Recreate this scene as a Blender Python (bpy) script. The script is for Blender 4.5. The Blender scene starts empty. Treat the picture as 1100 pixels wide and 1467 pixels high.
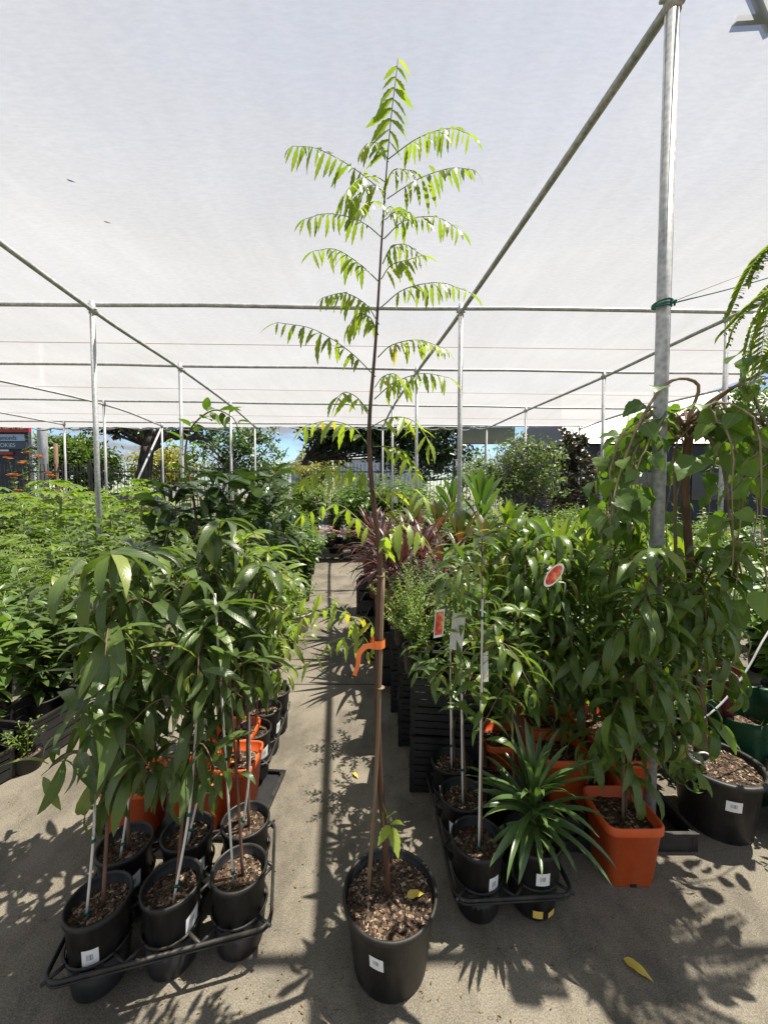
import bpy, math, random
import numpy as np
from mathutils import Vector

# ------------------------------------------------------------------ camera, sky, sun, exposure
S = bpy.context.scene
COL = S.collection
PITCH = math.radians(2.5); CAMH = 1.55; FPX = 551.2
cam = bpy.data.objects.new('camera', bpy.data.cameras.new('camera'))
COL.objects.link(cam)
cam.location = (0, 0, CAMH)
cam.rotation_euler = (math.radians(90) - PITCH, 0, 0)
cam.data.sensor_fit = 'VERTICAL'; cam.data.sensor_height = 34.6; cam.data.lens = 13.0
cam.data.clip_start = 0.05; cam.data.clip_end = 2000
S.camera = cam

TO_SUN = Vector((0.395, 0.13, 1.0)).normalized()
SUN_EL = math.asin(TO_SUN.z); SUN_AZ = math.atan2(TO_SUN.x, TO_SUN.y)
world = bpy.data.worlds.new('World'); S.world = world; world.use_nodes = True
nt = world.node_tree; nt.nodes.clear()
wo = nt.nodes.new('ShaderNodeOutputWorld'); bg = nt.nodes.new('ShaderNodeBackground')
sky = nt.nodes.new('ShaderNodeTexSky'); sky.sky_type = 'NISHITA'; sky.sun_disc = False
sky.sun_elevation = SUN_EL; sky.sun_rotation = SUN_AZ; sky.air_density = 1.0; sky.dust_density = 0.6; sky.ozone_density = 2.0
tc = nt.nodes.new('ShaderNodeTexCoord'); mp = nt.nodes.new('ShaderNodeMapping'); mp.inputs['Scale'].default_value = (1, 1, 3.2)
nz = nt.nodes.new('ShaderNodeTexNoise'); nz.inputs['Scale'].default_value = 3.4; nz.inputs['Detail'].default_value = 8; nz.inputs['Roughness'].default_value = 0.62
cr = nt.nodes.new('ShaderNodeValToRGB'); cr.color_ramp.elements[0].position = 0.43; cr.color_ramp.elements[1].position = 0.58
mx = nt.nodes.new('ShaderNodeMix'); mx.data_type = 'RGBA'; mx.inputs[7].default_value = (2.2, 2.3, 2.5, 1)
nt.links.new(tc.outputs['Generated'], mp.inputs['Vector']); nt.links.new(mp.outputs['Vector'], nz.inputs['Vector'])
sz = nt.nodes.new('ShaderNodeSeparateXYZ'); nt.links.new(tc.outputs['Generated'], sz.inputs[0])
mr = nt.nodes.new('ShaderNodeMapRange'); mr.inputs['From Min'].default_value = 0.16; mr.inputs['From Max'].default_value = 0.36; mr.inputs['To Min'].default_value = 1; mr.inputs['To Max'].default_value = 0.12
nt.links.new(sz.outputs['Z'], mr.inputs['Value']); mm = nt.nodes.new('ShaderNodeMath'); mm.operation = 'MULTIPLY'
nt.links.new(nz.outputs['Fac'], cr.inputs['Fac']); nt.links.new(cr.outputs['Color'], mm.inputs[0]); nt.links.new(mr.outputs[0], mm.inputs[1]); 
ve = nt.nodes.new('ShaderNodeMapRange'); ve.inputs['From Min'].default_value = 0.16; ve.inputs['From Max'].default_value = 0.36; ve.inputs['To Max'].default_value = 0.5  # thin high cloud overhead
nt.links.new(sz.outputs['Z'], ve.inputs['Value']); ad = nt.nodes.new('ShaderNodeMath'); ad.operation = 'ADD'; ad.use_clamp = True
nt.links.new(mm.outputs[0], ad.inputs[0]); nt.links.new(ve.outputs[0], ad.inputs[1]); nt.links.new(ad.outputs[0], mx.inputs[0])
hs_ = nt.nodes.new('ShaderNodeHueSaturation'); hs_.inputs['Saturation'].default_value = 1.2; nt.links.new(sky.outputs['Color'], hs_.inputs['Color'])
nt.links.new(hs_.outputs['Color'], mx.inputs[6]); nt.links.new(mx.outputs[2], bg.inputs['Color'])
nt.links.new(bg.outputs['Background'], wo.inputs['Surface'])
bg.inputs['Strength'].default_value = 0.075

sd = bpy.data.lights.new('sun', 'SUN'); sd.energy = 5.0; sd.angle = math.radians(0.5); sd.color = (1, 0.94, 0.83)
sun = bpy.data.objects.new('sun', sd); COL.objects.link(sun)
sun.rotation_euler = (-TO_SUN).to_track_quat('-Z', 'Y').to_euler(); sun.location = (5, 6, 12)

S.view_settings.view_transform = 'Standard'; S.view_settings.look = 'None'
S.view_settings.gamma = 1; S.view_settings.use_curve_mapping = False
S.view_settings.exposure = 1.42
S.render.engine = 'CYCLES'
S.cycles.max_bounces = 7; S.cycles.diffuse_bounces = 3; S.cycles.glossy_bounces = 2; S.cycles.transmission_bounces = 4
S.cycles.transparent_max_bounces = 8
S.cycles.caustics_reflective = False; S.cycles.caustics_refractive = False
S.cycles.sample_clamp_indirect = 4

R = random.Random(7)
N = np.random.default_rng(7)

# where a point of the photograph (1100 x 1467) lies in the world, on a level plane or at a distance
def ray(px, py):
    cx = (px - 550) / FPX; cy = (733.5 - py) / FPX
    return cx, math.cos(PITCH) + cy * math.sin(PITCH), cy * math.cos(PITCH) - math.sin(PITCH)
def G(px, py, z=0.0):
    x, y, d = ray(px, py); t = (z - CAMH) / d
    return Vector((x * t, y * t, z))
def D(px, py, Y):
    x, y, d = ray(px, py); t = Y / y
    return Vector((x * t, Y, CAMH + d * t))

# ------------------------------------------------------------------ objects
def tag(o, label=None, cat=None, group=None, kind=None):
    if label: o['label'] = label
    if cat: o['category'] = cat
    if group: o['group'] = group
    if kind: o['kind'] = kind
    return o
def thing(name, label, cat, loc=(0, 0, 0), rz=0.0, group=None):
    o = bpy.data.objects.new(name, None); COL.objects.link(o)
    o.empty_display_size = 0.05; o.location = loc; o.rotation_euler = (0, 0, rz)
    return tag(o, label, cat, group)
def dup(root, loc, rz, label, group=None, scale=1.0):
    r = root.copy(); COL.objects.link(r); r.location = loc; r.rotation_euler = (0, 0, rz); r.scale = (scale,) * 3
    tag(r, label, None, group)
    for ch in list(root.children):
        c = ch.copy(); COL.objects.link(c); c.parent = r
        for g in list(ch.children):
            d = g.copy(); COL.objects.link(d); d.parent = c
    return r

class MB:
    def __init__(s): s.V = []; s.F = []; s.A = []; s.n = 0
    def add(s, v, faces, rnd=0.5, lu=0.0, lv=0.0):
        v = np.asarray(v, float).reshape(-1, 3); m = len(v)
        a = np.empty((m, 3)); a[:, 0] = rnd; a[:, 1] = lu; a[:, 2] = lv
        s.V.append(v); s.A.append(a)
        for f in (faces if isinstance(faces, list) else [faces]):
            s.F.append(np.asarray(f, int) + s.n)
        s.n += m
    def tube(s, pts, rad, k=6, rnd=0.5, cap=True):
        P = np.array([tuple(p) for p in pts], float); n = len(P)
        r = np.broadcast_to(np.asarray(rad, float), (n,)) if np.ndim(rad) == 0 or len(np.atleast_1d(rad)) == n else np.interp(np.linspace(0, 1, n), np.linspace(0, 1, len(rad)), rad)
        T = np.gradient(P, axis=0); T /= np.linalg.norm(T, axis=1, keepdims=True) + 1e-9
        u = np.array([0, 0, 1.0]) if abs(T[0, 2]) < 0.9 else np.array([1.0, 0, 0])
        rings = []
        for i in range(n):
            u = u - T[i] * np.dot(u, T[i]); u /= np.linalg.norm(u) + 1e-9
            w = np.cross(T[i], u)
            a = np.linspace(0, 2 * math.pi, k, endpoint=False)
            rings.append(P[i] + r[i] * (np.cos(a)[:, None] * u + np.sin(a)[:, None] * w))
        i = np.arange(n - 1)[:, None] * k; j = np.arange(k)[None, :]; j2 = (j + 1) % k
        F = [np.stack([i + j, i + j2, i + k + j2, i + k + j], -1).reshape(-1, 4)]
        if cap:
            F.append(np.arange(k)[::-1].reshape(1, k)); F.append((np.arange(k) + (n - 1) * k).reshape(1, k))
        lv = np.repeat(np.linspace(0, 1, n), k)
        s.add(np.concatenate(rings), F, rnd, 0, lv)
    def box(s, c, d, rz=0.0, rnd=0.5):
        x, y, z = d[0] / 2, d[1] / 2, d[2] / 2
        v = np.array([(a * x, b * y, e * z) for e in (-1, 1) for b in (-1, 1) for a in (-1, 1)])
        if rz:
            q = np.array([[math.cos(rz), -math.sin(rz), 0], [math.sin(rz), math.cos(rz), 0], [0, 0, 1]]); v = v @ q.T
        s.add(v + np.array(tuple(c)), np.array([(0, 2, 3, 1), (4, 5, 7, 6), (0, 1, 5, 4), (2, 6, 7, 3), (0, 4, 6, 2), (1, 3, 7, 5)]), rnd)
    def lathe(s, prof, k=40, square=0.0, c=(0, 0, 0), rnd=0.5, bottom=False, top=False):
        a = np.linspace(0, 2 * math.pi, k, endpoint=False) + (math.pi / 4 if square else 0)
        f = np.ones(k)
        if square:
            f = 1 / (np.abs(np.cos(a)) ** square + np.abs(np.sin(a)) ** square) ** (1 / square)
        rings = [np.stack([r * f * np.cos(a), r * f * np.sin(a), np.full(k, z)], -1) for r, z in prof]
        n = len(prof); i = np.arange(n - 1)[:, None] * k; j = np.arange(k)[None, :]; j2 = (j + 1) % k
        F = [np.stack([i + j, i + j2, i + k + j2, i + k + j], -1).reshape(-1, 4)]
        if bottom: F.append(np.arange(k)[::-1].reshape(1, k))
        if top: F.append((np.arange(k) + (n - 1) * k).reshape(1, k))
        s.add(np.concatenate(rings) + np.array(c), F, rnd)
    def build(s, name, mat, parent=None, smooth=True, loc=None):
        me = bpy.data.meshes.new(name)
        V = np.concatenate(s.V); A = np.concatenate(s.A)
        me.vertices.add(len(V)); me.vertices.foreach_set('co', V.ravel())
        nl = sum(f.size for f in s.F); npoly = sum(len(f) for f in s.F)
        me.loops.add(nl); me.loops.foreach_set('vertex_index', np.concatenate([f.ravel() for f in s.F]))
        tot = np.concatenate([np.full(len(f), f.shape[1]) for f in s.F]); st = np.concatenate([[0], np.cumsum(tot)[:-1]])
        me.polygons.add(npoly); me.polygons.foreach_set('loop_start', st)
        me.polygons.foreach_set('use_smooth', np.full(npoly, smooth))
        me.update(calc_edges=True)
        for i, nm in enumerate(('rnd', 'lu', 'lv')):
            at = me.attributes.new(nm, 'FLOAT', 'POINT'); at.data.foreach_set('value', A[:, i])
        if mat: me.materials.append(mat)
        o = bpy.data.objects.new(name, me); COL.objects.link(o)
        if parent: o.parent = parent
        if loc is not None: o.location = loc
        return o

# ------------------------------------------------------------------ materials
def newmat(name):
    m = bpy.data.materials.new(name); m.use_nodes = True; t = m.node_tree; t.nodes.clear()
    out = t.nodes.new('ShaderNodeOutputMaterial'); return m, t, out
def nd(t, typ, **kw):
    n = t.nodes.new(typ)
    for k, v in kw.items():
        if k in n.inputs: n.inputs[k].default_value = v
        else: setattr(n, k, v)
    return n
def c4(c): return (c[0], c[1], c[2], 1)
def attr(t, nm):
    n = t.nodes.new('ShaderNodeAttribute'); n.attribute_name = nm; return n.outputs['Fac']
def mth(t, op, a, b=None):
    n = t.nodes.new('ShaderNodeMath'); n.operation = op
    for i, x in enumerate((a, b)):
        if x is None: continue
        if isinstance(x, (int, float)): n.inputs[i].default_value = x
        else: t.links.new(x, n.inputs[i])
    return n.outputs[0]
def mixc(t, fac, a, b, mode='MIX'):
    n = t.nodes.new('ShaderNodeMix'); n.data_type = 'RGBA'; n.blend_type = mode
    for i, x in ((0, fac), (6, a), (7, b)):
        if isinstance(x, (int, float)): n.inputs[i].default_value = x
        elif isinstance(x, tuple): n.inputs[i].default_value = c4(x)
        else: t.links.new(x, n.inputs[i])
    return n.outputs[2]
def ramp(t, fac, stops):
    n = t.nodes.new('ShaderNodeValToRGB'); e = n.color_ramp.elements
    while len(e) < len(stops): e.new(0.5)
    for i, (p, c) in enumerate(stops): e[i].position = p; e[i].color = c4(c)
    t.links.new(fac, n.inputs['Fac']); return n.outputs['Color']
def noise(t, scale, detail=4, rough=0.55, vec=None, coord='Object', stretch=None):
    n = nd(t, 'ShaderNodeTexNoise', Scale=scale, Detail=detail, Roughness=rough)
    if vec is None:
        vec = t.nodes.new('ShaderNodeTexCoord').outputs[coord]
    if stretch:
        m = t.nodes.new('ShaderNodeMapping'); m.inputs['Scale'].default_value = stretch; t.links.new(vec, m.inputs['Vector']); vec = m.outputs['Vector']
    t.links.new(vec, n.inputs['Vector']); return n.outputs['Fac']
def bump(t, h, strength=0.3, dist=0.01):
    n = nd(t, 'ShaderNodeBump', Strength=strength, Distance=dist); t.links.new(h, n.inputs['Height']); return n.outputs['Normal']
def pbsdf(t, col, rough=0.5, metal=0.0, spec=0.5, normal=None):
    p = nd(t, 'ShaderNodeBsdfPrincipled', Metallic=metal)
    p.inputs['Specular IOR Level'].default_value = spec
    if isinstance(col, tuple): p.inputs['Base Color'].default_value = c4(col)
    else: t.links.new(col, p.inputs['Base Color'])
    if isinstance(rough, (int, float)): p.inputs['Roughness'].default_value = rough
    else: t.links.new(rough, p.inputs['Roughness'])
    if normal is not None: t.links.new(normal, p.inputs['Normal'])
    return p.outputs['BSDF']
def plain(name, c1, c2, scale=20, rough=0.5, metal=0, spec=0.5, bs=0.1, stretch=None, dist=0.004, detail=5):
    m, t, out = newmat(name)
    f = noise(t, scale, detail, stretch=stretch)
    col = ramp(t, f, [(0.35, c1), (0.65, c2)])
    t.links.new(pbsdf(t, col, rough, metal, spec, bump(t, f, bs, dist)), out.inputs['Surface']); return m
def leafmat(name, stops, trans=0.38, rough=0.36, vein=(0.16, 0.24, 0.08), tcol=(1.5, 1.7, 0.5), veins=9.0, spec=0.5, vs=0.45):
    m, t, out = newmat(name)
    r, lu, lv = attr(t, 'rnd'), attr(t, 'lu'), attr(t, 'lv')
    col = ramp(t, r, stops)
    nf = noise(t, 30, 3)
    col = mixc(t, mth(t, 'MULTIPLY', nf, 0.35), col, (stops[-1][1][0] * 1.25, stops[-1][1][1] * 1.2, stops[-1][1][2]))
    au = mth(t, 'ABSOLUTE', lu)
    mid = mth(t, 'LESS_THAN', au, 0.07)
    w = mth(t, 'SINE', mth(t, 'MULTIPLY', mth(t, 'SUBTRACT', lv, mth(t, 'MULTIPLY', au, 0.16)), veins * 6.283))
    w2 = mth(t, 'POWER', mth(t, 'MAXIMUM', w, 0.0), 8.0)
    col = mixc(t, mth(t, 'MAXIMUM', mth(t, 'MULTIPLY', mid, vs), mth(t, 'MULTIPLY', w2, vs * 0.2)), col, vein)
    h = mth(t, 'ADD', mth(t, 'MULTIPLY', w, 0.5), mth(t, 'MULTIPLY', nf, 1.2))
    nm = bump(t, h, 0.09, 0.003)
    p = pbsdf(t, col, rough, 0, spec, nm)
    tr = nd(t, 'ShaderNodeBsdfTranslucent')
    t.links.new(mixc(t, 1.0, col, tcol, 'MULTIPLY'), tr.inputs['Color'])
    ms = nd(t, 'ShaderNodeMixShader', Fac=trans)
    t.links.new(p, ms.inputs[1]); t.links.new(tr.outputs[0], ms.inputs[2]); t.links.new(ms.outputs[0], out.inputs['Surface'])
    return m

M = {}
def concrete():
    m, t, out = newmat('concrete')
    tc = t.nodes.new('ShaderNodeTexCoord').outputs['Object']
    big = noise(t, 0.9, 6, 0.6, vec=tc); mid = noise(t, 7, 6, 0.65, vec=tc); fine = noise(t, 210, 4, 0.75, vec=tc)
    vo = nd(t, 'ShaderNodeTexVoronoi', Scale=260); t.links.new(tc, vo.inputs['Vector'])
    col = ramp(t, big, [(0.3, (0.108, 0.096, 0.078)), (0.7, (0.195, 0.175, 0.142))])
    col = mixc(t, mth(t, 'MULTIPLY', mid, 0.75), col, (0.228, 0.202, 0.158))
    st = noise(t, 2.6, 7, 0.72, vec=tc, stretch=(1, 0.6, 1))
    col = mixc(t, ramp(t, st, [(0.45, (0, 0, 0)), (0.60, (0.85, 0.85, 0.85))]), col, (0.095, 0.083, 0.066))
    agg = ramp(t, fine, [(0.38, (0.55, 0.54, 0.52)), (0.64, (1.35, 1.33, 1.28))])
    col = mixc(t, 1.0, col, agg, 'MULTIPLY')
    sp = mth(t, 'LESS_THAN', vo.outputs['Distance'], 0.17)
    col = mixc(t, mth(t, 'MULTIPLY', sp, 0.5), col, (0.36, 0.33, 0.28))
    # hairline cracks
    wv = noise(t, 1.3, 5, 0.6, vec=tc)
    crk = mth(t, 'LESS_THAN', mth(t, 'ABSOLUTE', mth(t, 'SUBTRACT', wv, 0.5)), 0.0007)
    col = mixc(t, mth(t, 'MULTIPLY', crk, 0.6), col, (0.05, 0.045, 0.04))
    # cut joints between the slabs
    sx = t.nodes.new('ShaderNodeSeparateXYZ'); t.links.new(tc, sx.inputs[0])
    def joint(v, off, per, wd):
        q = mth(t, 'PINGPONG', mth(t, 'ADD', v, off), per / 2)
        return mth(t, 'LESS_THAN', q, wd)
    wob = mth(t, 'MULTIPLY', mth(t, 'SUBTRACT', mid, 0.5), 0.02)
    j = joint(mth(t, 'ADD', sx.outputs['Y'], wob), -3.09, 2.9, 0.011)
    col = mixc(t, mth(t, 'MULTIPLY', j, 0.85), col, (0.03, 0.027, 0.022))
    hh = mth(t, 'SUBTRACT', mth(t, 'ADD', fine, mth(t, 'MULTIPLY', mid, 2.0)), mth(t, 'MULTIPLY', j, 5.0))
    t.links.new(pbsdf(t, col, 0.85, 0, 0.3, bump(t, hh, 0.3, 0.0016)), out.inputs['Surface']); return m
M['concrete'] = concrete()
def galv():
    m, t, out = newmat('galvanised_steel')
    vo = nd(t, 'ShaderNodeTexVoronoi', Scale=45); tc = t.nodes.new('ShaderNodeTexCoord').outputs['Object']; t.links.new(tc, vo.inputs['Vector'])
    f = noise(t, 9, 5, vec=tc, stretch=(1, 1, 0.25))
    col = mixc(t, 0.5, ramp(t, f, [(0.3, (0.27, 0.28, 0.29)), (0.7, (0.45, 0.46, 0.47))]), vo.outputs['Distance'], 'SOFT_LIGHT')
    t.links.new(pbsdf(t, col, ramp(t, f, [(0.3, (0.48,) * 3), (0.7, (0.66,) * 3)]), 0.3, 0.4), out.inputs['Surface']); return m
M['steel'] = galv()
def cloth():
    m, t, out = newmat('white_shade_cloth')
    tc = t.nodes.new('ShaderNodeTexCoord').outputs['Object']
    weave = noise(t, 60, 3, 0.6, vec=tc, stretch=(0.25, 1, 1)); soft = noise(t, 0.55, 5, 0.6, vec=tc); streak = noise(t, 2.2, 6, 0.65, vec=tc, stretch=(2.4, 0.22, 1))
    col = ramp(t, mth(t, 'ADD', mth(t, 'MULTIPLY', soft, 0.6), mth(t, 'MULTIPLY', streak, 0.4)), [(0.3, (0.53, 0.53, 0.518)), (0.7, (0.63, 0.63, 0.624))])
    col = mixc(t, 0.14, col, ramp(t, weave, [(0.3, (0.25,) * 3), (0.7, (1,) * 3)]), 'MULTIPLY')
    tl = nd(t, 'ShaderNodeBsdfTranslucent'); t.links.new(mixc(t, 1.0, col, (0.525, 0.525, 0.55), 'MULTIPLY'), tl.inputs['Color'])
    df = nd(t, 'ShaderNodeBsdfDiffuse'); t.links.new(col, df.inputs['Color'])
    a = nd(t, 'ShaderNodeMixShader', Fac=0.72); t.links.new(df.outputs[0], a.inputs[1]); t.links.new(tl.outputs[0], a.inputs[2])
    tp = nd(t, 'ShaderNodeBsdfTransparent', Color=(1, 1, 1, 1))
    lw = nd(t, 'ShaderNodeLayerWeight', Blend=0.5)  # a woven cloth closes up when seen at a slant
    op = mth(t, 'MULTIPLY', mth(t, 'POWER', mth(t, 'SUBTRACT', 1.0, lw.outputs['Facing']), 2.2), 0.86)
    b = nd(t, 'ShaderNodeMixShader'); t.links.new(op, b.inputs[0]); t.links.new(a.outputs[0], b.inputs[1]); t.links.new(tp.outputs[0], b.inputs[2])
    t.links.new(b.outputs[0], out.inputs['Surface']); return m
M['cloth'] = cloth()
def pot_plastic(name, c1, c2, dust, amount):
    m, t, out = newmat(name)
    tc = t.nodes.new('ShaderNodeTexCoord').outputs['Object']
    f = noise(t, 14, 5, vec=tc); d = noise(t, 9, 7, 0.7, vec=tc, stretch=(1, 1, .35)); sc = noise(t, 70, 3, 0.6, vec=tc, stretch=(.25, .25, 1.6))
    col = ramp(t, f, [(0.35, c1), (0.65, c2)])
    k = ramp(t, d, [(0.46, (0, 0, 0)), (0.74, (amount,) * 3)])
    col = mixc(t, k, col, dust)
    col = mixc(t, ramp(t, sc, [(0.64, (0, 0, 0)), (0.72, (amount * .6,) * 3)]), col, (dust[0] * 1.4, dust[1] * 1.4, dust[2] * 1.4))
    t.links.new(pbsdf(t, col, ramp(t, d, [(0.3, (0.36,) * 3), (0.7, (0.68,) * 3)]), 0, 0.42, bump(t, f, 0.1, 0.004)), out.inputs['Surface']); return m
M['black_plastic'] = pot_plastic('black_plastic', (0.0055, 0.0055, 0.006), (0.011, 0.011, 0.0115), (0.055, 0.048, 0.038), 0.55)
M['dusty_black'] = pot_plastic('dusty_black_plastic', (0.008, 0.008, 0.008), (0.018, 0.0175, 0.0165), (0.075, 0.066, 0.053), 0.6)
M['crate'] = plain('crate_plastic', (0.008, 0.008, 0.009), (0.02, 0.02, 0.021), 11, 0.5)
M['orange'] = pot_plastic('orange_plastic', (0.56, 0.082, 0.014), (0.64, 0.10, 0.018), (0.42, 0.15, 0.07), 0.28)
M['maroon'] = plain('maroon_plastic', (0.10, 0.008, 0.022), (0.15, 0.012, 0.03), 7, 0.45)
M['terracotta'] = plain('terracotta_plastic', (0.20, 0.07, 0.04), (0.28, 0.1, 0.06), 7, 0.5)
M['green_bag'] = plain('woven_green_bag', (0.004, 0.045, 0.02), (0.008, 0.075, 0.032), 60, 0.42, 0, 0.5, 0.4, (1, 1, 4))
def soilmat():
    m, t, out = newmat('potting_mix')
    vo = nd(t, 'ShaderNodeTexVoronoi', Scale=110); tc = t.nodes.new('ShaderNodeTexCoord').outputs['Object']; t.links.new(tc, vo.inputs['Vector'])
    sx = t.nodes.new('ShaderNodeSeparateColor'); t.links.new(vo.outputs['Color'], sx.inputs[0])
    a = ramp(t, sx.outputs[0], [(0.0, (0.016, 0.010, 0.006)), (0.55, (0.055, 0.032, 0.02)), (0.85, (0.13, 0.08, 0.05)), (1.0, (0.3, 0.22, 0.15))])
    b = ramp(t, attr(t, 'rnd'), [(0.0, (0.014, 0.009, 0.006)), (0.5, (0.05, 0.03, 0.019)), (0.82, (0.13, 0.08, 0.052)), (1.0, (0.36, 0.28, 0.19))])
    col = mixc(t, mth(t, 'GREATER_THAN', attr(t, 'lu'), 0.5), a, b)
    t.links.new(pbsdf(t, col, 0.85, 0, 0.3, bump(t, vo.outputs['Distance'], 0.8, 0.006)), out.inputs['Surface']); return m
M['soil'] = soilmat()
def sticker():
    m, t, out = newmat('price_sticker')
    lu, lv = attr(t, 'lu'), attr(t, 'lv')
    def band(v, a, b): return mth(t, 'MULTIPLY', mth(t, 'GREATER_THAN', v, a), mth(t, 'LESS_THAN', v, b))
    n1 = nd(t, 'ShaderNodeTexNoise', Scale=38.0, Detail=0); n1.noise_dimensions = '1D'; t.links.new(lu, n1.inputs['W'])
    bars = mth(t, 'MULTIPLY', mth(t, 'GREATER_THAN', n1.outputs['Fac'], 0.47), mth(t, 'MULTIPLY', band(lu, 0.26, 0.70), band(lv, 0.36, 0.72)))
    n2 = nd(t, 'ShaderNodeTexNoise', Scale=70.0, Detail=0); n2.noise_dimensions = '1D'; t.links.new(lu, n2.inputs['W'])
    txt = mth(t, 'MULTIPLY', mth(t, 'GREATER_THAN', n2.outputs['Fac'], 0.5), mth(t, 'MULTIPLY', band(lu, 0.2, 0.8), mth(t, 'ADD', band(lv, 0.15, 0.2), band(lv, 0.24, 0.28))))
    col = mixc(t, mth(t, 'MULTIPLY', mth(t, 'ADD', bars, mth(t, 'MULTIPLY', txt, 0.45)), 0.8), (0.80, 0.80, 0.79), (0.05, 0.05, 0.06))
    t.links.new(pbsdf(t, col, 0.5), out.inputs['Surface']); return m
M['sticker'] = sticker()
def fruit_tag():
    m, t, out = newmat('printed_fruit_tag')
    lu, lv = attr(t, 'lu'), attr(t, 'lv')
    f = noise(t, 55, 4)
    col = ramp(t, mth(t, 'ADD', f, mth(t, 'MULTIPLY', lu, 0.12)), [(0.35, (0.55, 0.03, 0.02)), (0.55, (0.72, 0.13, 0.07)), (0.72, (0.85, 0.5, 0.16))])
    col = mixc(t, mth(t, 'GREATER_THAN', attr(t, 'rnd'), 0.83), col, (0.85, 0.84, 0.83))
    t.links.new(pbsdf(t, col, 0.35), out.inputs['Surface']); return m
M['fruit_tag'] = fruit_tag()
M['white_tag'] = plain('white_card_tag', (0.62, 0.6, 0.56), (0.75, 0.73, 0.7), 40, 0.5)
M['bamboo'] = plain('weathered_bamboo', (0.13, 0.085, 0.052), (0.25, 0.17, 0.105), 25, 0.6, 0, 0.4, 0.25, (1, 1, 0.06))
M['white_stake'] = plain('white_plastic_stake', (0.60, 0.58, 0.53), (0.74, 0.72, 0.68), 25, 0.5, 0, 0.5, 0.1, (1, 1, 0.1))
M['green_tie'] = plain('green_tie_tape', (0.0, 0.06, 0.035), (0.0, 0.1, 0.06), 20, 0.4)
M['orange_tape'] = plain('orange_flagging_tape', (0.8, 0.17, 0.03), (0.88, 0.22, 0.05), 20, 0.45)
M['bark'] = plain('brown_bark', (0.07, 0.04, 0.022), (0.17, 0.105, 0.065), 40, 0.8, 0, 0.3, 0.6, (1, 1, 0.25))
M['young_bark'] = plain('young_reddish_bark', (0.10, 0.05, 0.035), (0.19, 0.105, 0.07), 40, 0.6, 0, 0.4, 0.3, (1, 1, 0.2))
M['dark_stem'] = plain('dark_purple_stem', (0.055, 0.024, 0.018), (0.10, 0.05, 0.033), 40, 0.55, 0, 0.4, 0.2, (1, 1, 0.2))
M['green_stem'] = plain('green_stem', (0.11, 0.16, 0.035), (0.17, 0.22, 0.05), 30, 0.5)
M['cane'] = plain('pale_brown_cane', (0.17, 0.115, 0.075), (0.33, 0.25, 0.18), 30, 0.7, 0, 0.3, 0.4, (1, 1, 0.3))
M['tree_bark'] = plain('grey_tree_bark', (0.045, 0.035, 0.028), (0.11, 0.09, 0.075), 8, 0.9, 0, 0.2, 0.6, (1, 1, 0.3), 0.03)
M['wire'] = plain('pale_hose', (0.5, 0.5, 0.5), (0.62, 0.62, 0.62), 20, 0.4)
M['rope'] = plain('green_rope', (0.01, 0.10, 0.08), (0.02, 0.17, 0.13), 90, 0.7)
M['fence'] = plain('black_fence_paint', (0.010, 0.010, 0.011), (0.02, 0.02, 0.022), 5, 0.5)
M['white_paint'] = plain('white_paint', (0.7, 0.7, 0.69), (0.8, 0.8, 0.79), 3, 0.6)
M['grey_paint'] = plain('pale_grey_cladding', (0.42, 0.46, 0.5), (0.5, 0.54, 0.58), 3, 0.6)
M['dark_wall'] = plain('charcoal_wall', (0.024, 0.027, 0.036), (0.036, 0.04, 0.05), 3, 0.7)
M['olive_panel'] = plain('pale_olive_panel', (0.155, 0.18, 0.14), (0.18, 0.205, 0.16), 2, 0.6)
M['red_trim'] = plain('red_brown_trim', (0.12, 0.04, 0.03), (0.16, 0.055, 0.04), 3, 0.6)
M['red_sign'] = plain('red_sign_face', (0.34, 0.015, 0.02), (0.38, 0.02, 0.025), 3, 0.4)
M['yellow_text'] = plain('yellow_lettering', (0.75, 0.5, 0.1), (0.8, 0.55, 0.12), 3, 0.4)
M['blue_sign'] = plain('pale_blue_sign_face', (0.36, 0.44, 0.55), (0.4, 0.48, 0.6), 3, 0.4)
M['grey_sign'] = plain('slate_sign_face', (0.045, 0.06, 0.08), (0.055, 0.07, 0.09), 3, 0.4)
M['dark_text'] = plain('dark_blue_lettering', (0.05, 0.08, 0.14), (0.06, 0.09, 0.16), 3, 0.4)
M['pale_text'] = plain('pale_lettering', (0.5, 0.62, 0.66), (0.56, 0.68, 0.72), 3, 0.4)
M['glass'] = plain('dark_window_glass', (0.02, 0.025, 0.03), (0.03, 0.035, 0.04), 1, 0.08, 0, 0.8, 0.0)
M['tyre'] = plain('tyre_rubber', (0.012, 0.012, 0.012), (0.02, 0.02, 0.02), 9, 0.8)
M['red_flower'] = leafmat('orange_red_petals', [(0, (0.45, 0.11, 0.035)), (0.6, (0.5, 0.22, 0.07)), (1, (0.42, 0.3, 0.08))], 0.4, 0.5, (0.6, 0.1, 0.05), (1.2, 0.9, 0.8))
M['pink_flower'] = leafmat('pink_petals', [(0, (0.55, 0.06, 0.14)), (0.6, (0.7, 0.3, 0.36)), (1, (0.72, 0.6, 0.58))], 0.35, 0.5, (0.5, 0.05, 0.15), (1.1, 1, 1))
M['grass'] = plain('dry_grass', (0.06, 0.075, 0.025), (0.12, 0.11, 0.05), 3, 0.9)
def roofmat():
    m, t, out = newmat('corrugated_roof')
    w = nd(t, 'ShaderNodeTexWave', Scale=2.2); tc = t.nodes.new('ShaderNodeTexCoord').outputs['Object']; t.links.new(tc, w.inputs['Vector'])
    col = ramp(t, w.outputs['Fac'], [(0.0, (0.26, 0.25, 0.24)), (1.0, (0.42, 0.41, 0.39))])
    t.links.new(pbsdf(t, col, 0.5, 0.2), out.inputs['Surface']); return m
M['roof'] = roofmat()

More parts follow.
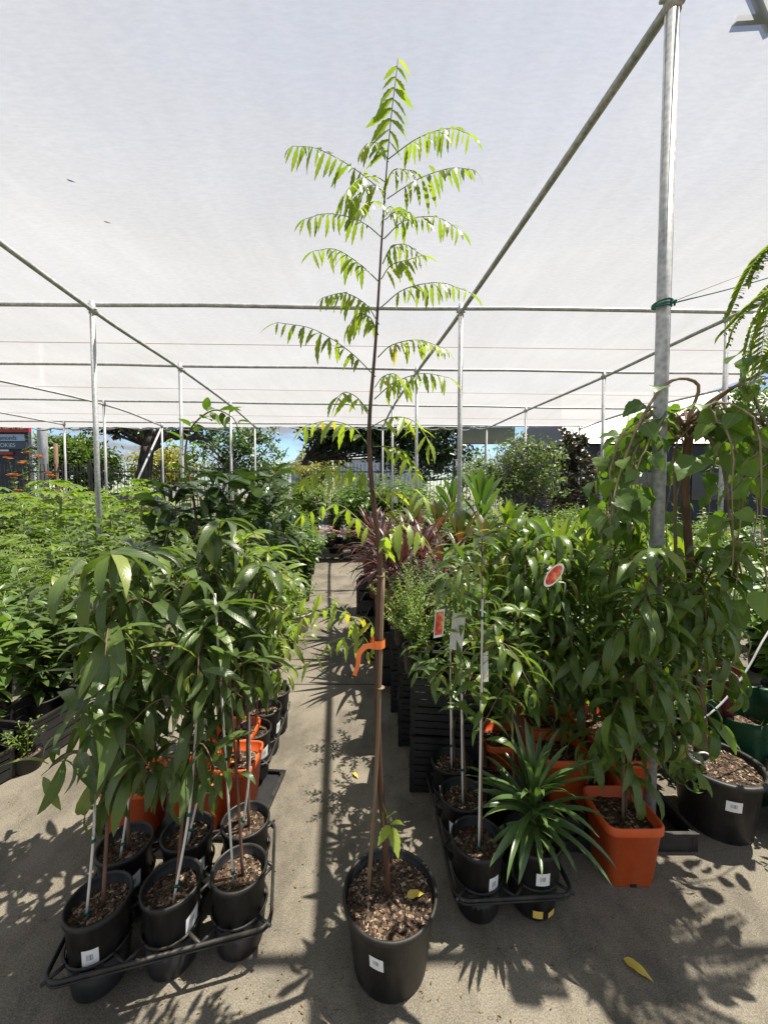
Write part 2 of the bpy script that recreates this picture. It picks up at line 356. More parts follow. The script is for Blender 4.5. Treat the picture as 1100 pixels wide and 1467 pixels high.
g = lambda *a: list(a)
L = {}
L['neem'] = leafmat('neem_leaf', g((0, (0.10, 0.19, 0.035)), (0.6, (0.185, 0.31, 0.05)), (0.92, (0.29, 0.385, 0.06)), (1, (0.38, 0.33, 0.05))), 0.5, 0.38, (0.2, 0.28, 0.08), (1.5, 1.55, 0.55))
L['broad'] = leafmat('dark_broad_leaf', g((0, (0.030, 0.061, 0.023)), (0.6, (0.048, 0.088, 0.032)), (0.92, (0.085, 0.145, 0.035)), (1, (0.2, 0.24, 0.06))), 0.32, 0.36, (0.13, 0.2, 0.07), (1.7, 1.9, 0.6), 11)
L['peach'] = leafmat('peach_leaf', g((0, (0.030, 0.082, 0.022)), (0.6, (0.052, 0.120, 0.03)), (0.92, (0.10, 0.185, 0.04)), (1, (0.24, 0.25, 0.05))), 0.34, 0.33, (0.15, 0.22, 0.07), (1.7, 1.9, 0.55), 11)
L['lime'] = leafmat('young_lime_leaf', g((0, (0.07, 0.13, 0.022)), (0.6, (0.13, 0.20, 0.035)), (1, (0.24, 0.3, 0.05))), 0.42, 0.38, (0.22, 0.3, 0.1), (1.5, 1.6, 0.5))
L['glossy'] = leafmat('dark_glossy_leaf', g((0, (0.016, 0.036, 0.017)), (0.7, (0.028, 0.056, 0.024)), (1, (0.07, 0.11, 0.03))), 0.2, 0.28, (0.07, 0.12, 0.05), (1.8, 2.0, 0.7), 9, 0.6)
L['mid'] = leafmat('mid_green_leaf', g((0, (0.04, 0.09, 0.02)), (0.6, (0.075, 0.145, 0.03)), (1, (0.15, 0.22, 0.045))), 0.36, 0.38, (0.14, 0.22, 0.07), (1.6, 1.8, 0.55))
L['feather'] = leafmat('feathery_lime_leaf', g((0, (0.065, 0.125, 0.022)), (0.6, (0.115, 0.19, 0.03)), (1, (0.2, 0.26, 0.045))), 0.42, 0.45, (0.2, 0.28, 0.08), (1.45, 1.55, 0.5))
L['papaya'] = leafmat('papaya_leaf', g((0, (0.075, 0.145, 0.035)), (0.7, (0.12, 0.21, 0.05)), (1, (0.26, 0.32, 0.04))), 0.42, 0.42, (0.2, 0.28, 0.1), (1.5, 1.6, 0.5))
L['mulberry'] = leafmat('mulberry_leaf', g((0, (0.045, 0.098, 0.018)), (0.6, (0.075, 0.145, 0.025)), (1, (0.14, 0.22, 0.04))), 0.40, 0.36, (0.17, 0.24, 0.07), (1.6, 1.75, 0.5), 7)
L['strap'] = leafmat('strap_leaf', g((0, (0.04, 0.088, 0.022)), (0.7, (0.07, 0.135, 0.033)), (1, (0.13, 0.2, 0.045))), 0.28, 0.32, (0.11, 0.17, 0.05), (1.6, 1.8, 0.6), 0.0, 0.6, 0.3)
L['pandan'] = leafmat('dark_strap_leaf', g((0, (0.04, 0.085, 0.032)), (0.7, (0.072, 0.13, 0.048)), (1, (0.14, 0.2, 0.065))), 0.2, 0.3, (0.08, 0.13, 0.05), (1.6, 1.8, 0.6), 0.0, 0.6, 0.3)
L['purple'] = leafmat('bronze_purple_leaf', g((0, (0.028, 0.014, 0.016)), (0.5, (0.065, 0.028, 0.033)), (0.85, (0.12, 0.06, 0.06)), (1, (0.2, 0.13, 0.12))), 0.2, 0.38, (0.12, 0.05, 0.055), (1.8, 0.9, 0.75), 0.0, 0.5, 0.3)
L['red'] = leafmat('red_cordyline_leaf', g((0, (0.05, 0.018, 0.016)), (0.22, (0.13, 0.028, 0.024)), (0.36, (0.06, 0.035, 0.022)), (0.55, (0.05, 0.075, 0.025)), (1, (0.09, 0.15, 0.045))), 0.32, 0.36, (0.16, 0.06, 0.04), (1.7, 1.3, 0.7), 0.0, 0.5, 0.3)
L['greytree'] = leafmat('grey_green_leaf', g((0, (0.07, 0.1, 0.05)), (0.6, (0.1, 0.14, 0.065)), (1, (0.17, 0.21, 0.09))), 0.32, 0.45, (0.2, 0.25, 0.15), (1.4, 1.6, 0.7))
L['tree'] = leafmat('tree_leaf', g((0, (0.03, 0.06, 0.015)), (0.6, (0.055, 0.1, 0.022)), (1, (0.11, 0.16, 0.035))), 0.3, 0.45, (0.1, 0.15, 0.05), (1.6, 1.8, 0.5))
L['darktree'] = leafmat('dark_tree_leaf', g((0, (0.014, 0.03, 0.012)), (0.7, (0.024, 0.046, 0.017)), (1, (0.045, 0.075, 0.025))), 0.2, 0.4, (0.05, 0.08, 0.03), (1.6, 1.8, 0.5))
L['magnolia'] = leafmat('magnolia_leaf', g((0, (0.016, 0.026, 0.013)), (0.6, (0.03, 0.042, 0.02)), (1, (0.09, 0.06, 0.035))), 0.12, 0.28, (0.06, 0.06, 0.03), (1.6, 1.6, 0.7), 8, 0.6)
L['yellowtree'] = leafmat('yellow_green_leaf', g((0, (0.12, 0.13, 0.02)), (0.6, (0.2, 0.19, 0.03)), (1, (0.3, 0.27, 0.05))), 0.35, 0.45, (0.2, 0.25, 0.08), (1.4, 1.5, 0.5))
L['fallen'] = leafmat('yellow_fallen_leaf', g((0, (0.45, 0.34, 0.05)), (1, (0.62, 0.48, 0.08))), 0.25, 0.5, (0.5, 0.38, 0.1), (1.2, 1.1, 0.6), 6)

# ------------------------------------------------------------------ leaves
PROF = {
    'lance': ([0, .08, .25, .45, .7, .88, 1], [.10, .42, .88, 1, .72, .32, .0]),
    'narrow': ([0, .1, .3, .5, .75, 1], [.12, .55, .95, 1, .55, 0]),
    'ovate': ([0, .1, .25, .42, .65, .85, 1], [.15, .7, .98, 1, .72, .32, 0]),
    'obovate': ([0, .2, .45, .68, .85, 1], [.1, .4, .78, 1, .8, 0]),
    'heart': ([0, .06, .2, .38, .6, .8, .92, 1], [.55, .86, 1, .93, .68, .32, .12, 0]),
    'strap': ([0, .1, .35, .7, .9, 1], [.75, .9, 1, .8, .4, 0]),
    'petal': ([0, .3, .7, .9, 1], [.3, .7, 1, .8, .3]),
}
def nrm(a): return a / (np.linalg.norm(a, axis=-1, keepdims=True) + 1e-9)
def rv(n, a, b): return N.uniform(a, b, n)
def leaves(mb, base, d, Ln, W, droop=0.6, prof='lance', seg=6, fold=0.25, roll=0.5, p=1.3, rnd=None, serr=0.0, up=(0, 0, 1), wave=0.0, twist=0.0):
    base = np.atleast_2d(np.asarray(base, float)); n = len(base)
    d = nrm(np.broadcast_to(np.asarray(d, float), (n, 3)).copy())
    Ln = np.broadcast_to(np.asarray(Ln, float), (n,)); W = np.broadcast_to(np.asarray(W, float), (n,)); droop = np.broadcast_to(np.asarray(droop, float), (n,))
    u = np.broadcast_to(np.asarray(up, float), (n, 3)) + N.normal(0, 0.03, (n, 3))
    nn = u - d * np.sum(u * d, 1, keepdims=True)
    bad = np.linalg.norm(nn, axis=1) < 0.15
    if bad.any():
        q = N.normal(0, 1, (n, 3)); q -= d * np.sum(q * d, 1, keepdims=True); nn[bad] = q[bad]
    nn = nrm(nn); s = np.cross(d, nn)
    a = (rv(n, -roll, roll) if np.ndim(roll) == 0 else np.asarray(roll))[:, None]
    nn, s = np.cos(a) * nn + np.sin(a) * s, np.cos(a) * s - np.sin(a) * nn
    t = np.linspace(0, 1, seg + 1); tm = (t[1:] + t[:-1]) / 2
    th = droop[:, None] * tm ** p
    T = np.cos(th)[..., None] * d[:, None] - np.sin(th)[..., None] * nn[:, None]
    pos = np.concatenate([np.zeros((n, 1, 3)), np.cumsum(T * (Ln / seg)[:, None, None], 1)], 1) + base[:, None]
    th2 = droop[:, None] * t ** p
    Nn = np.cos(th2)[..., None] * nn[:, None] + np.sin(th2)[..., None] * d[:, None]
    w = np.interp(t, *PROF[prof])[None] * W[:, None] / 2
    if serr:
        z = np.where(np.arange(seg + 1) % 2 == 0, 1 - serr, 1 + serr * 0.6); z[0] = 1; w = w * z
    fa = (fold + rv(n, -0.12, 0.12))[:, None, None]
    sd = s[:, None]
    if twist:
        tw = (rv(n, -twist, twist)[:, None] * t)[..., None]
        sd, Nn = np.cos(tw) * sd + np.sin(tw) * Nn, np.cos(tw) * Nn - np.sin(tw) * sd
    wv = 0
    if wave:
        wv = (wave * np.sin(t[None] * 14 + rv(n, 0, 6)[:, None]) * w)[..., None] * Nn
    lf = pos + w[..., None] * (np.cos(fa) * sd + np.sin(fa) * Nn) + wv
    rt = pos + w[..., None] * (-np.cos(fa) * sd + np.sin(fa) * Nn) - wv * 0.7
    V = np.stack([lf, pos, rt], 2).reshape(-1, 3)
    k = (seg + 1) * 3
    r = (np.arange(seg) * 3)[:, None]
    q = np.concatenate([np.concatenate([r, r + 1, r + 4, r + 3], 1), np.concatenate([r + 1, r + 2, r + 5, r + 4], 1)])
    F = (q[None] + (np.arange(n) * k)[:, None, None]).reshape(-1, 4)
    rr = N.random(n) if rnd is None else np.broadcast_to(rnd, (n,))
    mb.add(V, F, np.repeat(rr, k), np.tile(np.tile([-1, 0, 1], seg + 1), n), np.tile(np.repeat(t, 3), n))

def curve(pts, n=12):
    P = np.array([tuple(p) for p in pts], float)
    if len(P) == 2: return np.linspace(P[0], P[1], n)
    out = []; m = len(P)
    Q = np.concatenate([[2 * P[0] - P[1]], P, [2 * P[-1] - P[-2]]])
    for i in range(m - 1):
        a, b, c, e = Q[i:i + 4]; k = max(2, round(n / (m - 1)))
        t = np.linspace(0, 1, k, endpoint=False)[:, None]
        out.append(0.5 * (2 * b + (c - a) * t + (2 * a - 5 * b + 4 * c - e) * t ** 2 + (3 * b - a - 3 * c + e) * t ** 3))
    out.append(P[-1:]); return np.concatenate(out)
def along(P, f):
    s = np.concatenate([[0], np.cumsum(np.linalg.norm(np.diff(P, axis=0), axis=1))]); s /= s[-1]
    f = np.asarray(f); pos = np.stack([np.interp(f, s, P[:, i]) for i in range(3)], -1)
    q = np.stack([np.interp(np.minimum(f + 0.02, 1), s, P[:, i]) - np.interp(np.maximum(f - 0.02, 0), s, P[:, i]) for i in range(3)], -1)
    return pos, nrm(q)
def whip(lm, P, n, f0, f1, Ln, W, el=(0.2, 0.8), petiole=0.012, sm=None, **kw):
    f = np.sort(np.clip(np.linspace(f0, f1, n) + N.normal(0, 0.4 / n, n) * (f1 - f0), 0, 1))
    pos, T = along(P, f)
    a = np.arange(n) * 2.4 + R.random() * 6 + N.normal(0, 0.4, n)
    x = np.cross(T, np.array([0.2, 0.9, 0.31])); x = nrm(x); y = np.cross(T, x)
    rad = np.cos(a)[:, None] * x + np.sin(a)[:, None] * y
    e = rv(n, *el)[:, None]
    d = nrm(np.cos(e) * rad + np.sin(e) * T)
    size = rv(n, 0.72, 1.1)
    size = size * np.interp(f, [f0, f0 + 0.75 * (f1 - f0), f1], [1, 1, 0.62])
    b = pos + d * petiole
    kw = dict(kw); kw['droop'] = np.broadcast_to(kw.get('droop', .6), (n,)) * rv(n, .55, 1.35)
    leaves(lm, b, d, Ln * size, W * size * rv(n, 0.85, 1.12), **kw)
    if sm is not None and petiole > 0.01:
        for i in range(n): sm.tube([pos[i], b[i]], 0.0012, 3, cap=False)
def pinnate(lm, sm, P, pairs, Ln, W, hang=0.5, fwd=0.5, f0=0.2, rad=0.0016, term=True, droop=0.5, seg=6, serr=0.0, prof='narrow', rnd=None, fold=0.2, jit=0.12, side_up=(0, 0, 1), opp=1, vary=(.88, 1.1)):
    sm.tube(P, [rad, rad * 0.45], 4, cap=False)
    f = np.linspace(f0, 0.97, pairs); pos, T = along(P, f)
    s = nrm(np.cross(T, np.array(side_up, float) + 1e-3))
    for sg in (-1, 1):
        ff = np.clip(f + (0 if opp else 0.4 / pairs * sg), 0, 1); ps, T = along(P, ff)
        d = s * sg * rv(pairs, .8, 1.1)[:, None] + T * fwd + np.array([0, 0, -hang]) + N.normal(0, jit, (pairs, 3))
        size = np.interp(f, [f0, .5, 1], [.85, 1, .6]) * rv(pairs, *vary)
        leaves(lm, ps, d, Ln * size, W * size, droop * rv(pairs, .3, 1.7), prof, seg, fold, 0.45, serr=serr, rnd=None if rnd is None else np.clip(rnd + N.normal(0, .2, pairs), 0, 1))
    if term:
        leaves(lm, P[-1:], T[-1:] + np.array([[0, 0, -hang * .6]]), Ln * .7, W * .7, droop, prof, seg, fold, 0.2, serr=serr, rnd=rnd)

# ------------------------------------------------------------------ pots
def soil_into(parent, r, z, chips=160, square=0, name='soil', size=0.0055):
    b = MB(); k = 28
    prof = [(r, z), (r * .8, z), (r * .6, z), (r * .4, z), (r * .2, z), (r * .04, z)]
    b.lathe(prof, k, square, top=True)
    v = b.V[0]; v[:, 2] += N.normal(0, 0.0035, len(v)) + 0.006 * (1 - (np.hypot(v[:, 0], v[:, 1]) / r) ** 2)
    if chips:
        a = N.random(chips) * 6.283; q = r * .96 * np.sqrt(N.random(chips)); x, y = q * np.cos(a), q * np.sin(a)
        if square: x = rv(chips, -.95, .95) * r; y = rv(chips, -.95, .95) * r
        s = size * rv(chips, .5, 1.6)
        c = np.stack([x, y, np.full(chips, z + 0.006)], -1)
        o = N.normal(0, 1, (chips, 4, 3)) * np.array([1, 1, .35])
        v = c[:, None] + s[:, None, None] * (np.array([(-1, -.5, 0), (1, -.5, 0), (1, .5, 0), (-1, .5, 0)])[None] @ np.eye(3) + .35 * o)
        th = N.random(chips) * 6.28; dv = v - c[:, None]
        X = dv[..., 0] * np.cos(th)[:, None] - dv[..., 1] * np.sin(th)[:, None]; Y = dv[..., 0] * np.sin(th)[:, None] + dv[..., 1] * np.cos(th)[:, None]
        v = np.stack([X, Y, dv[..., 2]], -1) + c[:, None]
        b.add(v.reshape(-1, 3), np.arange(chips * 4).reshape(-1, 4), np.repeat(N.random(chips), 4), 1.0)
    return b.build(name, M['soil'], parent, smooth=False)
def stick_on(parent, rt, rb, h, ang, z0, z1, wid, tilt=0.0, name='price_sticker', mat='sticker', off=0.002):
    k, m = 8, 5; V = []; lu = []; lv = []
    for j in range(m + 1):
        for i in range(k + 1):
            u = i / k; v = j / m; z = z0 + (z1 - z0) * v + tilt * (u - .5) * wid; r = rb + (rt - rb) * z / h + off
            a = ang + (u - .5) * wid / r
            V.append((r * math.cos(a), r * math.sin(a), z)); lu.append(u); lv.append(v)
    F = [(j * (k + 1) + i, j * (k + 1) + i + 1, (j + 1) * (k + 1) + i + 1, (j + 1) * (k + 1) + i) for j in range(m) for i in range(k)]
    b = MB(); b.add(V, np.array(F), 0.5, np.array(lu), np.array(lv)); return b.build(name, M[mat], parent)
def round_pot(parent, rt=0.1, rb=0.078, h=0.26, mat='black_plastic', fill=0.84, k=44, chips=160, lip=0.006, square=0.0, z=0.0, wide=False):
    b = MB(); q = fill; rs = rb + (rt - rb) * q
    lw = lip * (2.2 if wide else 1)
    prof = [(rb * .7, .004), (rb, 0), (rb + .003, .006), (rb + (rt - rb) * .92, h * .92), (rt + .001, h * .925), (rt + lw, h * .935), (rt + lw, h - .003), (rt + lw * .6, h), (rt - .001, h), (rt - .004, h - .006), (rs - .003, h * q - .01), (rs * .3, h * q - .012)]
    b.lathe([(r, z0 + z) for r, z0 in prof], k, square, bottom=True)
    o = b.build('pot', M[mat], parent)
    soil_into(parent, rs - .004, h * q + z, int(chips * 1.8), square)
    return o
def orange_pot(parent, w=0.105, h=0.26, mat='orange', fill=.82):
    b = MB(); wb = w * .80; n = 7.0; q = fill; ws = wb + (w - wb) * q
    prof = [(wb * .8, .012), (wb * .97, .012), (wb * .985, 0), (wb, .002), (wb + (w - wb) * .88, h * .86), (w + .004, h * .865), (w + .0045, h * .88), (w + .006, h - .004), (w + .003, h), (w - .001, h), (w - .004, h - .005), (ws - .003, h * q - .01), (ws * .3, h * q - .012)]
    b.lathe(prof, 56, n, bottom=True)
    o = b.build('pot', M[mat], parent)
    # drain notch at the foot of each side
    soil_into(parent, ws - .005, h * q, 90, n)
    return o
def notches(parent, w=0.084):
    for a in range(4):
        b = MB(); b.box((w * 1.0 * math.cos(a * math.pi / 2), w * 1.0 * math.sin(a * math.pi / 2), .007), (.012 if a % 2 == 0 else .026, .026 if a % 2 == 0 else .012, .013)); b.build('drain_notch', M['crate'], parent, smooth=False)
def stake(parent, pts, r=0.0035, mat='white_stake', ties=(), tr=0.007):
    b = MB(); P = curve(pts, 8); b.tube(P, r, 6)
    s = b.build('stake', M[mat], parent)
    for f in ties:
        q, T = along(P, [f]); t = MB()
        a = np.linspace(0, 6.283, 9); t.tube([q[0] + T[0] * z for z in (-.005, .005)], tr, 8)
        t.tube([q[0] + np.array([.004, -.006, 0]), q[0] + np.array([.016, -.012, .006])], .0022, 4)
        t.build('tie', M['green_tie'], s)
    return s

# ------------------------------------------------------------------ setting
b = MB(); b.add([(-700, -300, 0), (700, -300, 0), (700, 900, 0), (-700, 900, 0)], np.array([(0, 1, 2, 3)]))
tag(b.build('ground', M['grass'], smooth=False, loc=(0, 0, -0.03)), kind='structure')
b = MB(); b.add([(-30, -12, 0), (30, -12, 0), (30, 12.2, 0), (-30, 12.2, 0)], np.array([(0, 1, 2, 3)]))
tag(b.build('concrete_pavement', M['concrete'], smooth=False), kind='structure')
M['asphalt'] = plain('asphalt', (0.04, 0.04, 0.042), (0.07, 0.07, 0.07), 30, 0.9)
b = MB(); b.add([(-90, 12.9, 0), (60, 12.9, 0), (60, 60, 0), (-90, 60, 0)], np.array([(0, 1, 2, 3)]))
tag(b.build('car_park_asphalt', M['asphalt'], smooth=False, loc=(0, 0, -0.01)), kind='structure')

# ------------------------------------------------------------------ shade house
ROOF = 3.70
def U(s, Y): return s - 0.125 * (Y - 2.0)
sh = thing('shade_house', 'galvanised pipe shade house with a flat roof of white translucent cloth', 'shade house')
rows = {
    0: [D(-1400, 5, 1.757), D(-60, 5, 1.757), D(955, -5, 1.757), (4.45, 1.87)],
    1: [G(-700, 428, ROOF), G(132, 433, ROOF), G(660, 437, ROOF), G(1042, 446, ROOF)],
    2: [G(-100, 519, ROOF), G(258, 520.5, ROOF), G(597, 526, ROOF), G(865, 533, ROOF)],
    3: [G(149, 574, ROOF), G(330, 575.5, ROOF), G(562, 579, ROOF), G(753, 583.6, ROOF), G(900, 586, ROOF)],
    4: [G(92, 604, ROOF), G(232, 606, ROOF), G(365, 607, ROOF), G(548, 609, ROOF), G(697, 610, ROOF), G(830, 611, ROOF)],
}
def xy(p): return np.array([p[0], p[1]])
J = {r: [xy(p) for p in ps] for r, ps in rows.items()}
J[0] = [np.array([-6.6, 1.60]), np.array([-2.95, 1.64]), np.array([1.208, 1.705]), np.array([4.4, 1.80])]
def extend(r, a, b_):  # a whole row: ends pushed outwards along its line
    p, q = J[r][0], J[r][-1]; d = (q - p) / np.linalg.norm(q - p); return p - d * a, q + d * b_
for r in range(5):
    e = extend(r, 9.0, {0: 2.6, 1: 2.2, 2: 2.6, 3: .1, 4: .1}[r]); bm = MB()
    n = 22; X = np.linspace(0, 1, n)
    if r == 0: e = (e[0] - np.array([0, .045]), e[1] - np.array([0, .045]))
    pts = [(*(e[0] + (e[1] - e[0]) * x), ROOF + .008 * math.sin(x * 40)) for x in X]
    bm.tube(pts, .022, 10); bm.build('cross_beam', M['steel'], sh)
cols = [
    [(4.4 + .36, -.8), J[0][3], J[1][3], J[2][3], J[3][3], J[4][4]],
    [(1.208 + .31, -1.2), J[0][2], J[1][2], J[2][2], J[3][2], J[4][3]],
    [(-2.6, -1.2), J[0][1], J[1][1], J[2][1], J[3][1], J[4][2]],
    [(-6.2, -1.2), J[0][0], J[1][0], J[2][0], J[3][0], J[4][1]],
    [J[2][0] + np.array([-3.5, .0]), J[3][0] + np.array([-3.4, .0]), J[4][0]],
    [G(1100, 542, ROOF - .1).to_2d() + Vector((.5, -4.4)), G(1100, 542, ROOF - .1).to_2d(), J[3][4], J[4][5]],
]
for c in cols:
    bm = MB(); bm.tube(curve([(p[0], p[1], ROOF - .085) for p in c], 30), .024, 10); bm.build('long_beam', M['steel'], sh)
posts = [J[0][1], J[0][0], J[0][3]] + J[1] + J[2] + J[3] + J[4]
def post(p, r, lean=(0, 0), topz=ROOF + .01):
    bm = MB(); bm.tube([(p[0] + lean[0], p[1] + lean[1], 0), (p[0], p[1], topz)], r, 12); o = bm.build('post', M['steel'], sh)
    bk = MB(); bk.tube([(p[0], p[1], topz - .14), (p[0], p[1], topz - .03)], r + .006, 12)
    bk.tube([(p[0] - .05, p[1], topz - .085), (p[0] + .05, p[1], topz - .085)], .013, 8); bk.build('clamp', M['steel'], o)
for p in posts: post(p, .027)
post(J[0][2], .027, (.006, 0))
for a, t in ((D(232, 612, 12.0), D(176, 735, 10.4)), (D(818, 614, 12.1), D(890, 725, 10.6))):
    bm = MB(); bm.tube([a, t], .028, 10); bm.build('brace', M['steel'], sh)
# roof cloth, sagging a little between the beams, with seams and a frayed back hem
def cloth_sheet():
    b = MB(); nx, ny = 90, 76
    xs = np.linspace(0, 1, nx); ys = np.linspace(-4.5, 12.25, ny)
    ky = [2 * math.pi / 2.55]
    V = []
    for j, y in enumerate(ys):
        xl, xr = -15.5, 7.55 - .105 * y
        for i, u in enumerate(xs):
            x = xl + (xr - xl) * u
            ph = (y - 1.757 - .03 * (x - 1)) / 2.55
            z = ROOF + .030 - .05 * (1 - math.cos(2 * math.pi * ph)) * .5 + .018 * math.sin(x * 2.1 + y * .7) * math.sin(math.pi * ph) ** 2
            dz = 0
            if j == ny - 1: dz = .0 - .03 * R.random()
            V.append((x + (0), y + (.05 * R.random() if j == ny - 1 else 0) - .02 * 0, z + .004 * R.random() + dz))
    F = [(j * nx + i, j * nx + i + 1, (j + 1) * nx + i + 1, (j + 1) * nx + i) for j in range(ny - 1) for i in range(nx - 1)]
    b.add(V, np.array(F)); return b.build('roof_cloth', M['cloth'], sh)
cloth_sheet()
M['rust_wire'] = plain('rusty_wire', (0.3, 0.16, 0.13), (0.42, 0.26, 0.22), 20, 0.6)
for a, c in ((1, 2), (2, 3), (3, 4)):
    p = (extend(a, 8, 2.4)[0] * .52 + extend(c, 8, 2.4)[0] * .48, extend(a, 8, 2.0)[1] * .52 + extend(c, 8, 2.0)[1] * .48)
    bm = MB(); bm.tube([(*p[0], ROOF - .045), (*p[1], ROOF - .045)], .004, 5); bm.build('wire', M['rust_wire'], sh)
# folded and frayed netting along the back hem
bm = MB()
for x0, x1, k in ((-11.2, -8.6, 5), (-3.0, .9, 9), (1.2, 3.2, 4), (-8.2, -5.2, 4)):
    for i in range(k):
        xa = x0 + (x1 - x0) * (i / k); xb = xa + (x1 - x0) / k * 1.5; y = 12.28 + R.random() * .05
        bm.tube(curve([(xa, y, 3.71 - R.random() * .03), ((xa + xb) / 2, y + .03, 3.65 - R.random() * .05), (xb, y, 3.70)], 6), [.01, .026, .01], 6)
M['net'] = plain('dusty_grey_netting', (0.10, 0.11, 0.11), (0.22, 0.23, 0.23), 8, 0.8)
bm.build('frayed_hem', M['net'], sh)
# offcut of bar lying on top of the cloth
bm = MB(); q = D(1050, 33, 2.15); z0 = ROOF + .07
def onroof(px, py): return G(px, py, ROOF + .06)
bm.tube([onroof(1052, 30), onroof(1140, 24)], .022, 4); bm.tube([onroof(1078, -20), onroof(1104, 42)], .022, 4)
o = bm.build('bracket', M['grey_paint'], None); tag(o, 'crossed metal offcut lying on top of the roof cloth', 'bracket')

# rope tied on the big post
rp = thing('green_rope', 'thin green rope knotted round the thickest galvanised post and stretched to the right', 'rope', (J[0][2][0], J[0][2][1], 0))
bm = MB(); kx = D(951, 446, 1.757); kx = np.array([-0.006, 0, kx.z])
for i, dz in enumerate((-.006, .002, .01)):
    a = np.linspace(0, 6.283, 14); bm.tube([(kx[0] + .035 * math.cos(t), .035 * math.sin(t), kx[2] + dz + .006 * math.sin(t + i)) for t in a], .0042, 5)
for i in range(6): bm.tube(curve([kx + np.array([.03, -.03, .004]) + N.normal(0, .008, 3) for _ in range(3)], 5), .0045, 5)
bm.build('knot', M['rope'], rp)
e = np.array(D(1180, 372, 1.9)) - np.array([J[0][2][0], J[0][2][1], 0]); bm = MB()
bm.tube(curve([kx + np.array([.036, -.01, .004]), (kx + e) / 2 - np.array([0, 0, .012]), e], 12), .003, 5); bm.build('line', M['rope'], rp)
e2 = np.array(D(1180, 348, 2.1)) - np.array([J[0][2][0], J[0][2][1], 0]); bm = MB(); bm.tube([kx + np.array([.03, 0, .01]), e2], .0013, 4); bm.build('cord', M['rust_wire'], rp)

# ------------------------------------------------------------------ the staked neem sapling in the middle
NY = 1.20
base = Vector((.020, 1.225, 0)); nt_ = thing('neem_sapling', 'tall thin sapling with yellow-green feathered leaves in a single black pot mid aisle', 'sapling', base)
o = round_pot(nt_, .150, .119, .240, 'dusty_black', .86, 64, 900, .007)
stick_on(o, .150, .119, .240, math.radians(-108), .125, .168, .044, -.12)
def loc(p): return np.array(tuple(p)) - np.array(tuple(base))
stem = curve([loc(D(*p)) for p in ((556, 1285, 1.235), (552, 1215, 1.22), (544, 1110, 1.2), (541, 1010, 1.2), (541, 900, 1.2), (544, 800, 1.2), (533, 700, 1.2), (529, 610, 1.21), (538, 490, 1.22), (547, 340, 1.23), (555, 225, 1.235))], 60)
sm = MB(); sm.tube(stem, [.0115, .0105, .0100, .0095, .0085, .0075, .0055, .0034, .002], 8)
sm.build('trunk', M['dark_stem'], nt_)
stb = MB(); stb.tube(curve([loc(D(528, 1272, 1.21)), loc(D(539, 1100, 1.19)), loc(D(549, 815, 1.195))], 14), .0068, 8)
stk = stb.build('bamboo_stake', M['bamboo'], nt_)
for py in (825, 985):
    t = MB(); c = loc(D(545, py, 1.19)); t.tube([c + np.array([0, 0, -.0015]), c + np.array([0, 0, .0015])], .0135, 10); t.build('tie_wire', M['bamboo'], stk)
# orange tape round stem and stake, one end hanging
tb = MB(); c = loc(D(541, 921, 1.19))
a = np.linspace(0, 6.283, 20)
ring = np.array([(c[0] + .023 * math.cos(t), c[1] + .022 * math.sin(t), c[2]) for t in a])
V = np.concatenate([ring + np.array([0, 0, -.013]), ring + np.array([0, 0, .013])]); k = len(a)
tb.add(V, np.array([(i, i + 1, k + i + 1, k + i) for i in range(k - 1)]))
P = curve([c + np.array(v) for v in ((-.010, -.023, .0), (-.036, -.027, -.001), (-.056, -.03, -.022), (-.060, -.032, -.055), (-.072, -.026, -.092))], 14)
T_ = np.gradient(P, axis=0); nx_ = nrm(np.stack([-T_[:, 2], 0 * T_[:, 0], T_[:, 0]], -1)); wd = np.linspace(.0095, .006, len(P))[:, None]
V = np.concatenate([P + nx_ * wd, P - nx_ * wd])
tb.add(V, np.array([(i, i + 1, len(P) + i + 1, len(P) + i) for i in range(len(P) - 1)]))
tb.build('orange_tape', M['orange_tape'], nt_)
def frond(pts, pairs, Ln=.066, W=.021, hang=.95, rnd=.45, dy=None, f0=.26, fwd=.35, droop=.35):
    k = len(pts); dy = R.uniform(-.16, .10) if dy is None else dy
    P = curve([loc(D(x, y, NY + .02 + dy * (i / (k - 1)) ** 1.2)) for i, (x, y) in enumerate(pts)], 14)
    lm, rm = MB(), MB()
    pinnate(lm, rm, P, pairs, Ln * 1.36, W * .95, hang * .84, fwd, f0, .0019, True, .55, 10, .17, 'lance', rnd, .2, .2, opp=0, vary=(.62, 1.18))
    f = lm.build('frond', L['neem'], nt_); rm.build('leaf_stalk', M['green_stem'], f)
